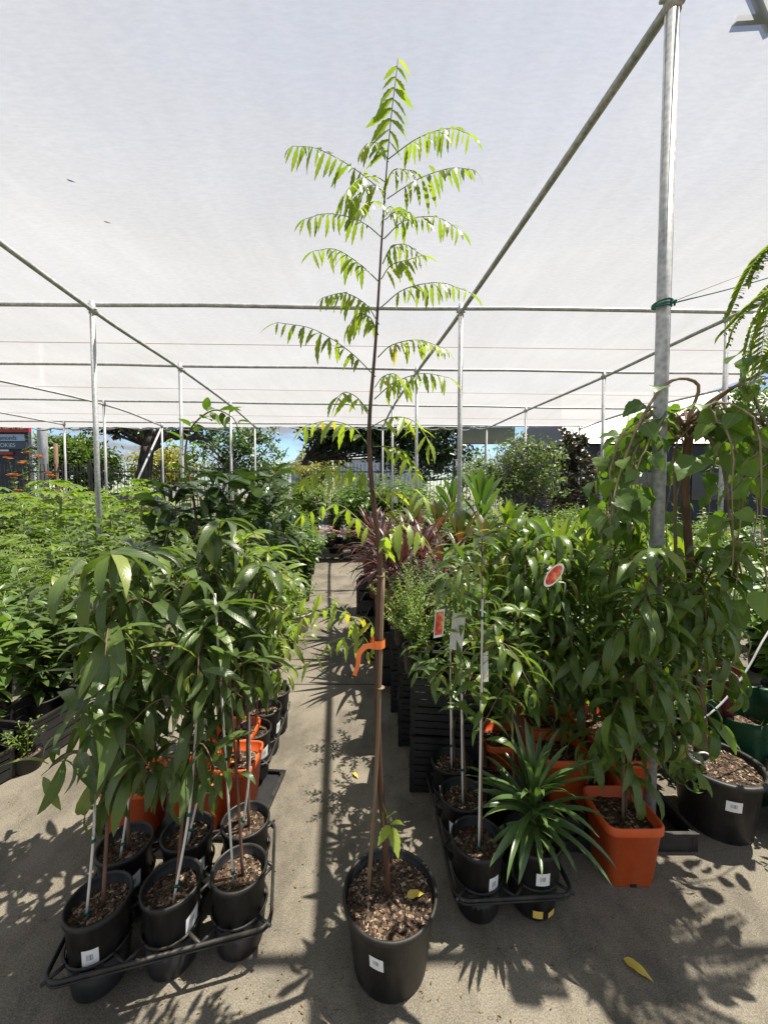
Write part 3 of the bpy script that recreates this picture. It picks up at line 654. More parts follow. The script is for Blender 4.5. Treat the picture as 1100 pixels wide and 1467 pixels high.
FR = [
    (((556, 228), (600, 197), (645, 184), (678, 196)), 12, .055, .3), (((553, 278), (505, 240), (455, 213), (420, 209)), 11, .058, .2),
    (((554, 285), (600, 256), (645, 241), (677, 243)), 10, .062, .15), (((556, 232), (545, 208), (528, 205), (517, 216)), 5, .05, .5),
    (((553, 262), (565, 243), (590, 244)), 4, .055, .5),
    (((549, 342), (515, 316), (470, 306), (436, 314)), 9, .055, .2), (((550, 342), (580, 316), (625, 311), (662, 332)), 9, .055, .3),
    (((548, 378), (560, 355), (580, 350), (602, 364)), 6, .05, .6), (((552, 296), (540, 288), (524, 292), (514, 302)), 5, .055, .6),
    (((552, 300), (560, 296), (566, 306)), 4, .05, .6),
    (((554, 262), (535, 252), (512, 258), (492, 282)), 7, .06, .35), (((552, 290), (545, 272), (530, 266), (500, 290)), 6, .06, .5), (((551, 315), (572, 300), (586, 305)), 5, .06, .4),
    (((546, 400), (560, 380), (585, 372), (604, 366)), 6, .06, .65), (((542, 480), (530, 455), (512, 450), (498, 470)), 6, .06, .45), (((537, 555), (548, 540), (566, 536), (578, 552)), 5, .06, .6),
    (((544, 405), (515, 378), (480, 357), (448, 360)), 8, .058, .2), (((543, 465), (525, 437), (495, 420), (463, 426)), 9, .055, .4),
    (((546, 440), (580, 414), (630, 405), (676, 420)), 9, .062, .35), (((538, 540), (500, 503), (450, 472), (398, 462)), 8, .068, .3),
    (((541, 512), (562, 494), (600, 487), (638, 500)), 8, .055, .6), (((536, 572), (565, 548), (605, 535), (643, 541)), 8, .066, .45),
    (((530, 592), (512, 570), (494, 562), (478, 574)), 6, .062, .5), (((529, 640), (505, 612), (470, 603), (438, 610)), 7, .072, .85),
    (((531, 612), (560, 598), (592, 603), (616, 634)), 7, .068, .6), 
    (((531, 700), (505, 672), (465, 668), (428, 690)), 8, .07, .55), (((533, 705), (520, 676), (500, 670), (478, 690)), 5, .07, .7),
    (((545, 775), (515, 745), (480, 722), (434, 738)), 8, .07, .55), 
    (((543, 800), (553, 765), (580, 750), (606, 768)), 7, .082, .5), (((536, 730), (560, 700), (585, 696), (606, 712)), 6, .062, .7),
    (((534, 640), (556, 640), (580, 648), (596, 676)), 6, .062, .4), (((541, 945), (500, 880), (460, 852), (400, 872)), 9, .068, .6),
    (((500, 880), (470, 872), (440, 880), (418, 905)), 6, .062, .6), (((541, 948), (500, 915), (465, 925), (442, 950)), 6, .06, .75),
    (((543, 925), (530, 890), (516, 884), (508, 894)), 4, .06, .9), (((553, 1205), (556, 1172), (560, 1162)), 1, .0, .8),
]
for pts, pr, ln, rd in FR:
    if ln == 0: continue
    low = pts[0][1] > 585
    frond(pts, round(pr * (.8 if low else 1.2)), ln * (1.0 if low else 1), ln * (.33 if low else .30), .95, rd)
# erect leading shoot
lm, rm = MB(), MB()
P = curve([loc(D(*p)) for p in ((555, 226, 1.235), (560, 170, 1.237), (566, 120, 1.24), (570, 84, 1.24))], 14)
pinnate(lm, rm, P, 9, .098, .027, .50, -.30, .12, .002, False, .45, 10, .16, 'lance', .45, .2, .1, side_up=(0, -1, 0), opp=0)
f = lm.build('frond', L['neem'], nt_); rm.build('leaf_stalk', M['green_stem'], f)
# low sprout
lm, rm = MB(), MB(); P = curve([loc(D(*p)) for p in ((552, 1205, 1.19), (548, 1165, 1.17), (556, 1178, 1.15), (562, 1190, 1.14))], 10); rm.tube(P[:5], .002, 4)
for (x, y), (tx, ty), ln in (((556, 1172), (572, 1152), .062), ((560, 1180), (580, 1176), .06), ((558, 1183), (544, 1204), .064), ((562, 1186), (568, 1214), .075)):
    bb = loc(D(x, y, 1.14)); dd = loc(D(tx, ty, 1.10)) - bb; leaves(lm, [bb], [dd], ln, ln * .46, .35, 'ovate', 10, .2, .1, serr=.12, rnd=.8)
rm.tube(curve([loc(D(548, 1150, 1.19)), loc(D(556, 1172, 1.14)), loc(D(562, 1187, 1.14))], 6), .0012, 4)
f = lm.build('sprout', L['neem'], nt_); rm.build('leaf_stalk', M['green_stem'], f)
def fallen(px, py, z, ln, rz, label, w=.5, d=.5, name='fallen_leaf'):
    lm = MB(); leaves(lm, [(0, 0, .006)], [(math.cos(rz), math.sin(rz), .12)], ln, ln * w, d, 'ovate', 8, .22, .1, rnd=.6, wave=.15)
    o = lm.build(name, L['fallen'], None, loc=G(px, py, z)); tag(o, label, 'leaf')
for px, py, lab in ((100, 249, 'dark dry leaf lying on the roof cloth, left of the sapling'), (153, 309, 'tiny dry leaf on the roof cloth, below the darker one')):
    lm = MB(); leaves(lm, [(0, 0, 0)], [(1, .5, .05)], .05, .018, .4, 'ovate', 5, .2, .1, rnd=.2); tag(lm.build('dry_leaf', L['magnolia'], None, loc=G(px, py, ROOF + .02)), lab, 'leaf')
fallen(583, 1287,   .215, .062, .25, 'curled yellow leaf resting on the soil of the middle pot')
fallen(893, 1376, .004, .085, -.75, 'bright yellow leaf lying alone on the shaded concrete at lower right', .38)
fallen(506, 1108, .004, .05, -.9, 'small olive-yellow leaf on the aisle beside the stacked black crates', .4)

lm = MB(); n = 260
xs = rv(n, -2.2, 1.9); ys = rv(n, .95, 3.2); aa = rv(n, 0, 6.28); sz_ = rv(n, .004, .02) * (N.random(n) ** 2 + .35)
leaves(lm, np.stack([xs, ys, rv(n, .003, .006)], -1), np.stack([np.cos(aa), np.sin(aa), rv(n, 0, .2)], -1), sz_, sz_ * rv(n, .3, .7), rv(n, 0, .8), 'ovate', 3, .2, .3)
def crumbs(cx, cy, sx_, sy_, n):
    s_ = rv(n, .002, .007); aa = rv(n, 0, 6.28)
    leaves(lm, np.stack([cx + N.normal(0, sx_, n), cy + N.normal(0, sy_, n), rv(n, .003, .005)], -1), np.stack([np.cos(aa), np.sin(aa), rv(n, 0, .5)], -1), s_ * 1.6, s_, rv(n, 0, 1), 'petal', 2, .3, .6, rnd=N.random(n) ** 2 * .6)
crumbs(-.68, 1.15, .22, .10, 160); crumbs(.46, 1.27, .16, .07, 130); crumbs(.02, 1.16, .2, .1, 110); crumbs(1.1, 1.42, .25, .08, 110); crumbs(-.42, 1.7, .06, .5, 90); crumbs(.12, 2.1, .06, .5, 90)
L['litter'] = leafmat('dry_litter', g((0, (0.06, 0.035, 0.02)), (0.6, (0.16, 0.1, 0.055)), (0.9, (0.3, 0.2, 0.1)), (1, (0.4, 0.32, 0.08))), 0.1, 0.7)
tag(lm.build('leaf_litter', L['litter']), 'scattered crumbs of dry leaf and bark on the concrete', 'litter', None, 'stuff')

# ------------------------------------------------------------------ sapling generator
def sapling(name, label, cat, loc_, h, leafmat_, n=60, Ln=.17, W=.042, prof='lance', droop=1.1, pot=('black_plastic', .094, .076, .255), top=(0, 0), start=.28, branches=5, blen=.35, bn=14, stk=None, sticker_at=None, group=None, bark='young_bark', el=(.1, .8), p=1.2, square=False, seg=6, fold=.25, rad=.006, chips=220, sag=.35, wave=.06, twist=.5, rz=0.0, whorl=9, lo=.35, tagg=None, fill=.84):
    t = thing(name, label, cat, loc_, 0, group)
    mat, rt, rb, ph = pot
    if square: o = orange_pot(t, rt, ph, mat)
    else: o = round_pot(t, rt, rb, ph, mat, fill, 40, chips)
    if square: o.rotation_euler.z = rz; t.children[1].rotation_euler.z = rz
    if sticker_at is not None: stick_on(o, rt + (0 if not square else .004), rb, ph, sticker_at, ph * R.uniform(.44, .52), ph * R.uniform(.66, .71), R.uniform(.038, .052), R.uniform(-.35, .35))
    z0 = ph * .84
    mid = (top[0] * .45 + R.uniform(-.015, .015), top[1] * .45 + R.uniform(-.015, .015))
    P = curve([(0.012, 0, z0), (mid[0], mid[1], z0 + (h - z0) * .5), (top[0], top[1], h)], 16)
    tm, lm = MB(), MB()
    tm.tube(P, [rad, rad * .75, rad * .3], 7)
    kw = dict(droop=droop, prof=prof, seg=seg, fold=fold, p=p, wave=wave, twist=twist)
    whip(lm, P, n, start, 1.0, Ln, W, el, .014, tm, **kw)
    if whorl:
        q = P[-1:].repeat(whorl, 0); a = np.arange(whorl) * 2.4
        d = np.stack([np.cos(a), np.sin(a), rv(whorl, -.1, .7)], -1)
        leaves(lm, q, d, Ln * rv(whorl, .75, 1.05), W * .95, droop=droop * .8, prof=prof, seg=seg, fold=fold, p=p, wave=wave)
    for i in range(branches):
        f = lo + (1 - lo) * (i + R.random() * .6) / branches * .9
        q, T = along(P, [f]); a = i * 2.4 + R.random() * 1.2; ln = blen * R.uniform(.6, 1.15) * (1.15 - .5 * f)
        dr = np.array([math.cos(a), math.sin(a), 0])
        B = curve([q[0], q[0] + dr * ln * .5 + np.array([0, 0, ln * .32]), q[0] + dr * ln + np.array([0, 0, ln * (.32 - sag)])], 9)
        tm.tube(B, [rad * .5, rad * .22], 5)
        whip(lm, B, bn, .25, 1.0, Ln * .92, W * .95, el, .012, None, **kw)
    tm.build('trunk', M[bark], t); lm.build('foliage', leafmat_, t)
    if stk:
        stake(t, [(stk[0], stk[1], z0 - .01), (top[0] * .5 + stk[0], top[1] * .5 + stk[1], z0 + (h * stk[2] - z0) * .5), (top[0] * stk[2] + stk[0], top[1] * stk[2] + stk[1], h * stk[2])], .0042, 'white_stake', stk[3] if len(stk) > 3 else (.12, .5))
    return t

# ------------------------------------------------------------------ carry trays
def tray(label, cells, origin, ax, ay, nx, ny, pitch=.207, z=.135, r=.091, group='carry trays of round pots'):
    t = thing('carry_tray', label, 'tray', (origin[0], origin[1], 0), math.atan2(ax[1], ax[0]), group)
    rim = MB(); x0, x1, y0, y1 = -pitch * .51, pitch * (nx - .49), -pitch * .51, pitch * (ny - .49); c = .045
    loop = []
    for cx, cy, a0 in ((x1 - c, y0 + c, -90), (x1 - c, y1 - c, 0), (x0 + c, y1 - c, 90), (x0 + c, y0 + c, 180)):
        for k in range(5):
            a = math.radians(a0 + 22.5 * k); loop.append((cx + c * math.cos(a), cy + c * math.sin(a), z))
    loop.append(loop[0]); rim.tube(loop, .0065, 6); rim.tube([(x, y, z - .014) for x, y, _ in loop], .004, 6)
    for i in range(nx):
        for j in range(ny):
            cx, cy = i * pitch, j * pitch; a = np.linspace(0, 6.283, 25)
            rim.tube([(cx + r * math.cos(q), cy + r * math.sin(q), z) for q in a], .0045, 5)
            for sx in (-1, 1):
                for sy in (-1, 1):
                    rim.tube([(cx + sx * r * .71, cy + sy * r * .71, z), (cx + sx * pitch * .5, cy + sy * pitch * .5, z)], .006, 5)
    for i in range(1, nx):
        for j in range(1, ny):
            rim.box(((i - .5) * pitch, (j - .5) * pitch, z), (.052, .052, .005), math.pi / 4)
    rim.build('rim', M['dusty_black'], t)
    for i in range(nx):
        for j in range(ny):
            cx, cy = i * pitch, j * pitch; cup = MB()
            cup.lathe([(r * .4, .002), (r * .8, .002), (r * .835, .008), (r * .96, .118), (r * .95, .118), (r * .8, .010), (r * .4, .008)], 28, 0, (cx, cy, 0), bottom=True)
            for k in range(9):
                q = k * 6.283 / 9 + .2
                cup.add([(cx + rr * math.cos(q + dq), cy + rr * math.sin(q + dq), zz) for rr, zz in ((r * .94, .10), (r * 1.0, z)) for dq in (-.13, .13)], np.array([(0, 1, 3, 2)]))
            cup.build('cell', M['crate'], t)
    return t
ax = Vector((.207, .052)).normalized(); ay = Vector((-ax.y, ax.x))
o0 = Vector((-.913, 1.178)); pt = .212
tray('black six-cell carry tray of dark leafy saplings at the front left of the aisle', None, o0, ax, ay, 3, 2, pt)
def cell(i, j): q = o0 + ax * (i * pt) + ay * (j * pt * .97); return (q.x, q.y, .012)
def topof(c, px, py): 
    q = D(px, py, c[1]); return (q.x - c[0], 0.0), q.z
KW = dict(name='broadleaf_sapling', cat='sapling', leafmat_=L['broad'], pot=('black_plastic', .088, .074, .25), p=.7, group='broad-leaved saplings in the front left tray')
c = cell(0, 0); tp, h = topof(c, 160, 800)
sapling(label='broad-leaved sapling at the front left corner of the six-cell tray, white barcode sticker facing out', loc_=c, h=h, top=tp, n=52, branches=10, blen=.23, bn=11, Ln=.20, W=.043, droop=1.95, el=(-.8,.15), stk=(-.02, -.03, .62, (.05, .42)), sticker_at=math.radians(-70), lo=.3, start=.34, **KW)
c = cell(1, 0); tp, h = topof(c, 292, 905)
sapling(label='broad-leaved sapling with a low whorl of leaves, middle pot of the tray front row', loc_=c, h=h, top=tp, n=40, branches=8, blen=.22, bn=9, Ln=.175, W=.042, droop=1.9, el=(-.7,.2), stk=(.02, -.035, .75, (.12, .5)), sticker_at=math.radians(-18), lo=.4, start=.42, **KW)
c = cell(2, 0); tp, h = topof(c, 318, 872)
sapling(label='slender broad-leaved sapling on a long white stake, right pot of the tray front row', loc_=c, h=h, top=tp, n=18, branches=1, blen=.2, bn=7, Ln=.18, W=.042, droop=1.0, stk=(-.008, -.03, 1.04, (.06, .45, .75)), lo=.7, start=.7, whorl=12, **KW)
c = cell(0, 1); tp, h = topof(c, 205, 792)
sapling(label='tall broad-leaved sapling, left pot of the tray back row', loc_=c, h=h, top=tp, n=54, branches=10, blen=.27, bn=11, Ln=.195, W=.043, droop=1.95, el=(-.8,.15), stk=(0, -.03, .6), sticker_at=math.radians(-40), lo=.3, start=.35, **KW)
c = cell(1, 1); tp, h = topof(c, 316, 752)
sapling(label='tallest broad-leaved sapling, middle pot of the tray back row with a white sticker', loc_=c, h=h, top=tp, n=56, branches=10, blen=.26, bn=11, Ln=.185, W=.041, droop=1.9, el=(-.8,.15), stk=(.01, -.03, .6), sticker_at=math.radians(-35), lo=.52, start=.5, **KW)
c = cell(2, 1); tp, h = topof(c, 372, 815)
sapling(label='broad-leaved sapling, right pot of the tray back row beside the aisle', loc_=c, h=h, top=tp, n=48, branches=9, blen=.22, bn=9, Ln=.17, W=.039, droop=1.9, el=(-.8,.15), stk=(-.01, -.02, .55), lo=.55, start=.55, **KW)

# orange pots of the left block
KW = dict(name='potted_peach_tree', cat='peach tree', pot=('orange', .105, .08, .26), square=True, rz=.0, group='peach trees in orange pots, left block')
for px, py, tx, ty, mt, lab in ((197, 1105, 190, 830, 'broad', 'leafy tree in the leftmost orange square pot behind the six-cell tray'),
                                (288, 1098, 262, 790, 'broad', 'leafy tree in the orange pot half hidden behind the low whorl of leaves'),
                                (338, 1078, 352, 770, 'lime', 'leafy tree in the orange pot with yellow leaves on its soil'),
                                (338, 1040, 385, 790, 'lime', 'lighter leafy tree in the hindmost orange pot of the left block')):
    q = G(px, py, .30); q.z = .03; tp, h = topof(q, tx, ty)
    sapling(label=lab, loc_=q, h=h - .03, top=tp, leafmat_=L[mt], n=34, branches=7, blen=.34, bn=10, Ln=.165, W=.04, droop=1.3, lo=.35, start=.4, bark='bark', rad=.008, **KW)
fallen(322, 1096, .262, .05, .4, 'pale yellow leaf on the soil of an orange pot behind the tray')
def crate(label, c, d, rz=0.0, bars=4, name='plastic_crate', group=None, solid=False, cat='crate'):
    t = thing(name, label, cat, c, rz, group); x, y, z = d; w = .012; b = MB()
    b.box((0, 0, .006), (x - 2 * w, y - 2 * w, .008))
    for sx in (-1, 1):
        for sy in (-1, 1): b.box((sx * (x / 2 - w), sy * (y / 2 - w), z / 2), (w * 2, w * 2, z - .004))
    b.build('base', M['crate'], t, smooth=False)
    s = MB()
    hts = [z * (i + .6) / bars for i in range(bars)] if not solid else [z / 2]
    bh = z / bars * .84 if not solid else z * .96
    for hz in hts:
        for sy in (-1, 1): s.box((0, sy * (y / 2 - .004), hz), (x - 4 * w + .002, .006, bh))
        for sx in (-1, 1): s.box((sx * (x / 2 - .004), 0, hz), (.006, y - 4 * w + .002, bh))
    if not solid:
        m = max(3, int(x / .05))
        for i in range(1, m):
            for sy in (-1, 1): s.box((-x / 2 + x * i / m, sy * (y / 2 - .0085), z / 2), (.007, .0022, z * .9))
        m = max(3, int(y / .05))
        for i in range(1, m):
            for sx in (-1, 1): s.box((sx * (x / 2 - .0085), -y / 2 + y * i / m, z / 2), (.0022, .007, z * .9))
    s.build('slatted_side' if not solid else 'side', M['crate'], t, smooth=False)
    r = MB()
    for sy in (-1, 1): r.box((0, sy * (y / 2 - .004), z - .006), (x + .008, .016, .012))
    for sx in (-1, 1): r.box((sx * (x / 2 - .004), 0, z - .0055), (.016, y - .012, .0118))
    r.build('rim', M['dusty_black'], t, smooth=False); return t
crate('low black crate under the orange pots of the left block', (-.93, 1.88, 0), (.74, .42, .028), -.06, 1, 'plastic_tray', None, True, 'tray')
# second tray up the aisle: round pots beside the aisle edge
q = G(388, 1085, .1); tray('black carry tray standing against the aisle behind the orange pots of the left block', None, (-.72, 2.06), Vector((1, .05)), None, 1, 3, .205)
KW = dict(name='young_fruit_sapling', cat='sapling', leafmat_=L['lime'], group='young lime-leaved saplings beside the aisle')
for k, (cx, cy, px, py, lab) in enumerate(((-.72, 2.06, 392, 850, 'lime-leaved sapling in the round black pot nearest the left orange pots'),
                          (-.72, 2.27, 385, 815, 'lime-leaved sapling in the middle pot of the aisle-side tray'),
                          (-.72, 2.475, 415, 830, 'lime-leaved sapling in the hindmost pot of the aisle-side tray'),
                          (-.97, 2.40, 352, 772, 'lime-leaved sapling one pot in from the aisle-side tray'))):
    tp, h = topof((cx, cy), px, py)
    sapling(label=lab, loc_=(cx, cy, .012), h=h, top=tp, n=34, branches=4, blen=.28, bn=9, Ln=.13, W=.034, droop=1.3, lo=.5, start=.5, sticker_at=math.radians(-30 + 20 * k), pot=('black_plastic', .095, .078, .26), **KW)

# ------------------------------------------------------------------ right tray: peach whips and strap-leaved plant
ax = Vector((1, .05)).normalized()
tray('black carry tray of staked whips and a strap-leaved plant at the right of the aisle', None, (.352, 1.395), ax, None, 2, 3, .212)
axr = Vector((1, .05)).normalized(); ayr = Vector((-axr.y, axr.x))
def cellr(i, j): q = Vector((.352, 1.395)) + axr * (i * .212) + ayr * (j * .212); return (q.x, q.y, .012)
KW = dict(name='peach_whip', cat='sapling', leafmat_=L['peach'], group='slim peach whips on white stakes')
whips = []
for (i, j), px, py, lab, st in (((0, 0), 690, 775, 'slim peach whip on a white stake, front pot of the right tray', (0, -.02, .84, (.03, .62, .93))),
                            ((0, 1), 660, 790, 'slim peach whip on a white stake, second pot back in the right tray', (-.005, -.02, .8, (.2, .6))),
                            ((0, 2), 645, 800, 'slim peach whip on a white stake, third pot back in the right tray', (-.005, -.02, .7, (.2, .6)))):
    c = cellr(i, j); tp, h = topof(c, px, py)
    whips.append(sapling(label=lab, loc_=c, h=h, top=tp, n=44, branches=5, blen=.30, bn=12, Ln=.135, W=.029, prof='narrow', droop=1.35, lo=.38, start=.36, stk=st, sticker_at=math.radians(-62 if j == 0 else -125), rad=.005, **KW))
c = cellr(1, 1); tp, h = topof(c, 745, 880)
sapling(label='peach whip half hidden behind the strap-leaved plant of the right tray', loc_=c, h=h, top=tp, n=30, branches=4, blen=.26, bn=9, Ln=.135, W=.03, prof='narrow', droop=1.35, lo=.45, start=.5, **KW)
def strap_plant(name, label, cat, loc_, n, Ln, W, mat, z0=.24, el=(-.2, 1.45), droop=(.5, 1.7), pot=('black_plastic', .098, .078, .26), sticker_at=None, group=None, stem_h=0.0, fold=.35, seg=9, stem_r=.012, prof='strap', up=.06, p=1.5, chips=60, jit=.08):
    t = thing(name, label, cat, loc_, 0, group)
    o = round_pot(t, pot[1], pot[2], pot[3], pot[0], .86, 36, chips)
    if sticker_at is not None: stick_on(o, pot[1], pot[2], pot[3], sticker_at, pot[3] * .55, pot[3] * .74, .05)
    lm, sm = MB(), MB(); zb = pot[3] * .85
    sm.tube([(0, 0, zb), (.004, 0, zb + .03 + stem_h)], [stem_r, stem_r * .8], 8)
    f = np.linspace(0, 1, n); a = np.arange(n) * 2.39996 + N.normal(0, .12, n)
    e = el[0] + (el[1] - el[0]) * f ** .9 + N.normal(0, jit, n)
    d = np.stack([np.cos(a) * np.cos(e), np.sin(a) * np.cos(e), np.sin(e)], -1)
    bs = np.stack([.012 * np.cos(a), .012 * np.sin(a), zb + stem_h * (.35 + .65 * f) + up * f], -1)
    ln = Ln * rv(n, .75, 1.08) * np.interp(f, [0, .3, .8, 1], [.7, 1, 1, .62])
    leaves(lm, bs, d, ln, W * rv(n, .85, 1.1), droop=np.interp(f, [0, 1], [droop[1], droop[0]]) * rv(n, .7, 1.25), prof=prof, seg=seg, fold=fold, roll=.2, p=p, twist=.35)
    sm.build('stem', M['green_stem'], t); lm.build('foliage', mat, t); return t
c = cellr(1, 0)
sp = strap_plant('strap_leaved_plant', 'bushy strap-leaved plant with long arching blades in the right tray', 'plant', c, 80, .285, .026, L['pandan'], el=(.0, 1.4), droop=(.5, 1.55), sticker_at=math.radians(-88), jit=.3, stem_h=.14, pot=('black_plastic', .1, .078, .26))
yb = MB(); q = None
stick_on(sp.children[0], .1, .078, .26, math.radians(-98), .02, .05, .035, 0, 'yellow_label', 'yellow_text', .012)
stick_on(sp.children[0], .1, .078, .26, math.radians(-66), .022, .045, .026, .3, 'yellow_label', 'yellow_text', .012)

# tags hung on the whips
def card(parent, p, w, h, ax_, az_, mat, name='plant_tag', oval=False, label=None):
    ax_ = np.array(ax_, float); az_ = np.array(az_, float); ax_ /= np.linalg.norm(ax_); az_ /= np.linalg.norm(az_)
    b = MB(); V = []; rr = []; lu = []; lv = []; F = []
    ny_ = np.cross(ax_, az_) * .0006
    k = 24; radii = (0.0, .5, .84, .86, 1.0)
    for side in (1, -1):
        o_ = len(V)
        for q in radii:
            for i in range(k):
                a = i * 6.283 / k
                x, z = math.cos(a), math.sin(a)
                if not oval: m = max(abs(x), abs(z)); x, z = x / m, z / m
                V.append(np.array(tuple(p)) + ax_ * x * q * w / 2 + az_ * z * q * h / 2 + ny_ * side); rr.append(q); lu.append(x * q); lv.append(z * q)
        for j in range(len(radii) - 1):
            for i in range(k): F.append((o_ + j * k + i, o_ + j * k + (i + 1) % k, o_ + (j + 1) * k + (i + 1) % k, o_ + (j + 1) * k + i))
    b.add(np.array(V), np.array(F), np.array(rr), np.array(lu), np.array(lv)); o = b.build(name, M[mat], parent, smooth=False)
    if label: o['label'] = label
    return o
def rel(o, p): return tuple(np.array(tuple(p)) - np.array(tuple(o.location)))
card(whips[0], rel(whips[0], D(694, 955, 1.39)), .03, .11, (1, .3, 0), (.0, .1, 1), 'white_tag')
card(whips[1], rel(whips[1], D(655, 905, 1.58)), .055, .15, (1, -.4, 0), (.12, .1, 1), 'white_tag')
card(whips[2], rel(whips[2], D(629, 893, 1.52)), .04, .11, (1, .2, .1), (.08, .1, 1), 'fruit_tag', label='red and orange printed fruit tag')

# ------------------------------------------------------------------ peach trees in orange pots, right
crate('wide low black tray under the orange pots at the right', (1.02, 1.885, 0), (.68, .56, .085), 0, 1, 'plastic_tray', None, True, 'tray')
crate('short black crate standing behind the strap-leaved plant', (.80, 1.80, .0), (.13, .40, .16), 0, 3, 'plastic_crate')
KW = dict(name='potted_peach_tree', cat='peach tree', leafmat_=L['peach'], square=True, bark='bark', group='peach trees in orange pots, right block', prof='lance', droop=2.5, Ln=.20, W=.043, p=.85, fold=.3, twist=.6)
PT = []
for (X, Y, z), px, py, n, br, bl, lab, st in (
        ((.985, 1.545, 0), 922, 785, 66, 15, .25, 'weeping peach tree in the orange square pot standing forward on the concrete', None),
        ((.845, 1.80, .09), 800, 770, 64, 15, .36, 'weeping peach tree with curled leaves in the left orange pot on the black tray', None),
        ((1.14, 1.80, .09), 960, 775, 60, 15, .34, 'weeping peach tree in the orange pot with a white sticker on the black tray', math.radians(-80)),
        ((.87, 2.04, .09), 755, 745, 66, 15, .42, 'weeping peach tree in the rear left orange pot of the right block', None),
        ((.64, 2.03, .0), 715, 790, 56, 13, .34, 'weeping peach tree in the leftmost orange pot of the right block', None),
        ((1.13, 2.04, .09), 880, 740, 66, 15, .42, 'weeping peach tree in the rear right orange pot of the right block', None)):
    tp, h = topof((X, Y), px, py)
    PT.append(sapling(label=lab, loc_=(X, Y, z), h=h - z, top=(tp[0], -.28 if (X > 1.0 and Y < 1.9) else R.uniform(-.05, .05)), n=n, branches=br, blen=bl, bn=16, lo=.22, start=.10 if X < 1.0 and Y < 1.6 else .28, sag=.75, rad=.009, sticker_at=st, pot=('orange', .11, .084, .26), **KW))
notches(PT[0]); stake(PT[0], [(-.01, -.03, .21), (-.02, -.03, .62)], .006, 'bamboo')
card(PT[1], rel(PT[1], D(793, 824, 1.42)), .065, .095, (1, -.1, .28), (.42, 0, 1), 'fruit_tag', oval=True, label='oval red printed peach tag with a white edge')
tb = MB(); tb.tube(curve([rel(PT[1], D(800, 834, 1.425)), rel(PT[1], D(809, 836, 1.46)), rel(PT[1], D(808, 850, 1.55))], 6), .0022, 5); tb.build('tag_loop', M['white_stake'], PT[1])

# ------------------------------------------------------------------ black crates beside the aisle, herbs on top
def ordn(i): return ['lowest', 'second lowest', 'third from the floor', 'topmost'][i]
for k, Yc in enumerate((2.10, 2.47, 2.84)):
    for i in range(4):
        crate(f'black slatted crate, {ordn(i)} in the {("nearest", "middle", "hindmost")[k]} stack along the aisle', (.33 - .045 * k + R.uniform(-.006, .006), Yc + R.uniform(-.006, .006), .152 * i), (.36, .35, .15), -.1, 4, group='black slatted crates stacked along the aisle')
def shrub(name, label, cat, loc_, h, w, mat, n=10, Ln=.05, W=.018, prof='ovate', per=26, droop=.5, pot=('black_plastic', .1, .08, .2), group=None, el=(.1, .9), seg=4, flower=None, nf=0, bark='green_stem', spread=1.0, fl=.04, up=.55, chips=30, seed=None):
    t = thing(name, label, cat, loc_, 0, group)
    round_pot(t, pot[1], pot[2], pot[3], pot[0], .88, 28, chips)
    lm, sm = MB(), MB(); z0 = pot[3] * .88; fm = MB()
    for i in range(n):
        a = i * 2.4 + R.random(); q = math.sqrt((i + .5) / n) * w / 2 * spread
        zt = z0 + (h - z0) * (1 - .35 * (q / (w / 2 + 1e-6)) ** 2) * R.uniform(.82, 1.04)
        P = curve([(R.uniform(-.02, .02), R.uniform(-.02, .02), z0), (q * .45 * math.cos(a), q * .45 * math.sin(a), z0 + (zt - z0) * up), (q * math.cos(a), q * math.sin(a), zt)], 9)
        sm.tube(P, [.004, .0018], 5)
        whip(lm, P, per, .10, 1.0, Ln, W, el, .006, None, droop=droop, prof=prof, seg=seg, wave=.05)
        if flower:
            for _ in range(nf):
                c = P[-1] + N.normal(0, .03, 3); m = 6; aa = np.arange(m) * 6.283 / m
                fm = MB(); leaves(fm, np.repeat(c[None], m, 0), np.stack([np.cos(aa), np.sin(aa), np.full(m, .5)], -1), fl, fl * .7, .5, 'petal', 3, .1, .2, rnd=np.clip(R.random() + N.normal(0, .1, m), 0, 1)); fm.build('flower', M[flower], t)
    sm.build('stems', M[bark], t); lm.build('foliage', mat, t)
    return t
q = lambda X, Y, z: (X, Y, z)
shrub('herb_shrub', 'fine-leaved lime-green herb in a pot on the nearest crate stack', 'herb', (.18, 2.02, .61), .46, .46, L['feather'], 16, .03, .012, 'ovate', 50, .3, ('black_plastic', .08, .065, .14), 'fine-leaved herbs on the crates')
shrub('herb_shrub', 'yellow-green herb spilling over the left of the middle crate stack', 'herb', (.14, 2.40, .61), .48, .50, L['feather'], 16, .03, .012, 'ovate', 50, .3, ('black_plastic', .08, .065, .14), 'fine-leaved herbs on the crates')
shrub('grey_shrub', 'grey-green small-leaved shrub on the hindmost crate stack', 'shrub', (.29, 2.84, .61), .52, .46, L['greytree'], 18, .032, .016, 'ovate', 54, .3, ('terracotta', .09, .07, .15), 'small-leaved shrubs behind the crates')
shrub('grey_shrub', 'grey-green small-leaved shrub behind the peach whips of the right tray', 'shrub', (.50, 2.50, .3), .78, .5, L['greytree'], 18, .034, .017, 'ovate', 54, .3, ('black_plastic', .1, .08, .2), 'small-leaved shrubs behind the crates')
shrub('herb_shrub', 'lime-green herb on the right edge of the nearest crate stack', 'herb', (.42, 2.10, .61), .38, .36, L['feather'], 12, .03, .012, 'ovate', 44, .3, ('maroon', .075, .06, .13), 'fine-leaved herbs on the crates')

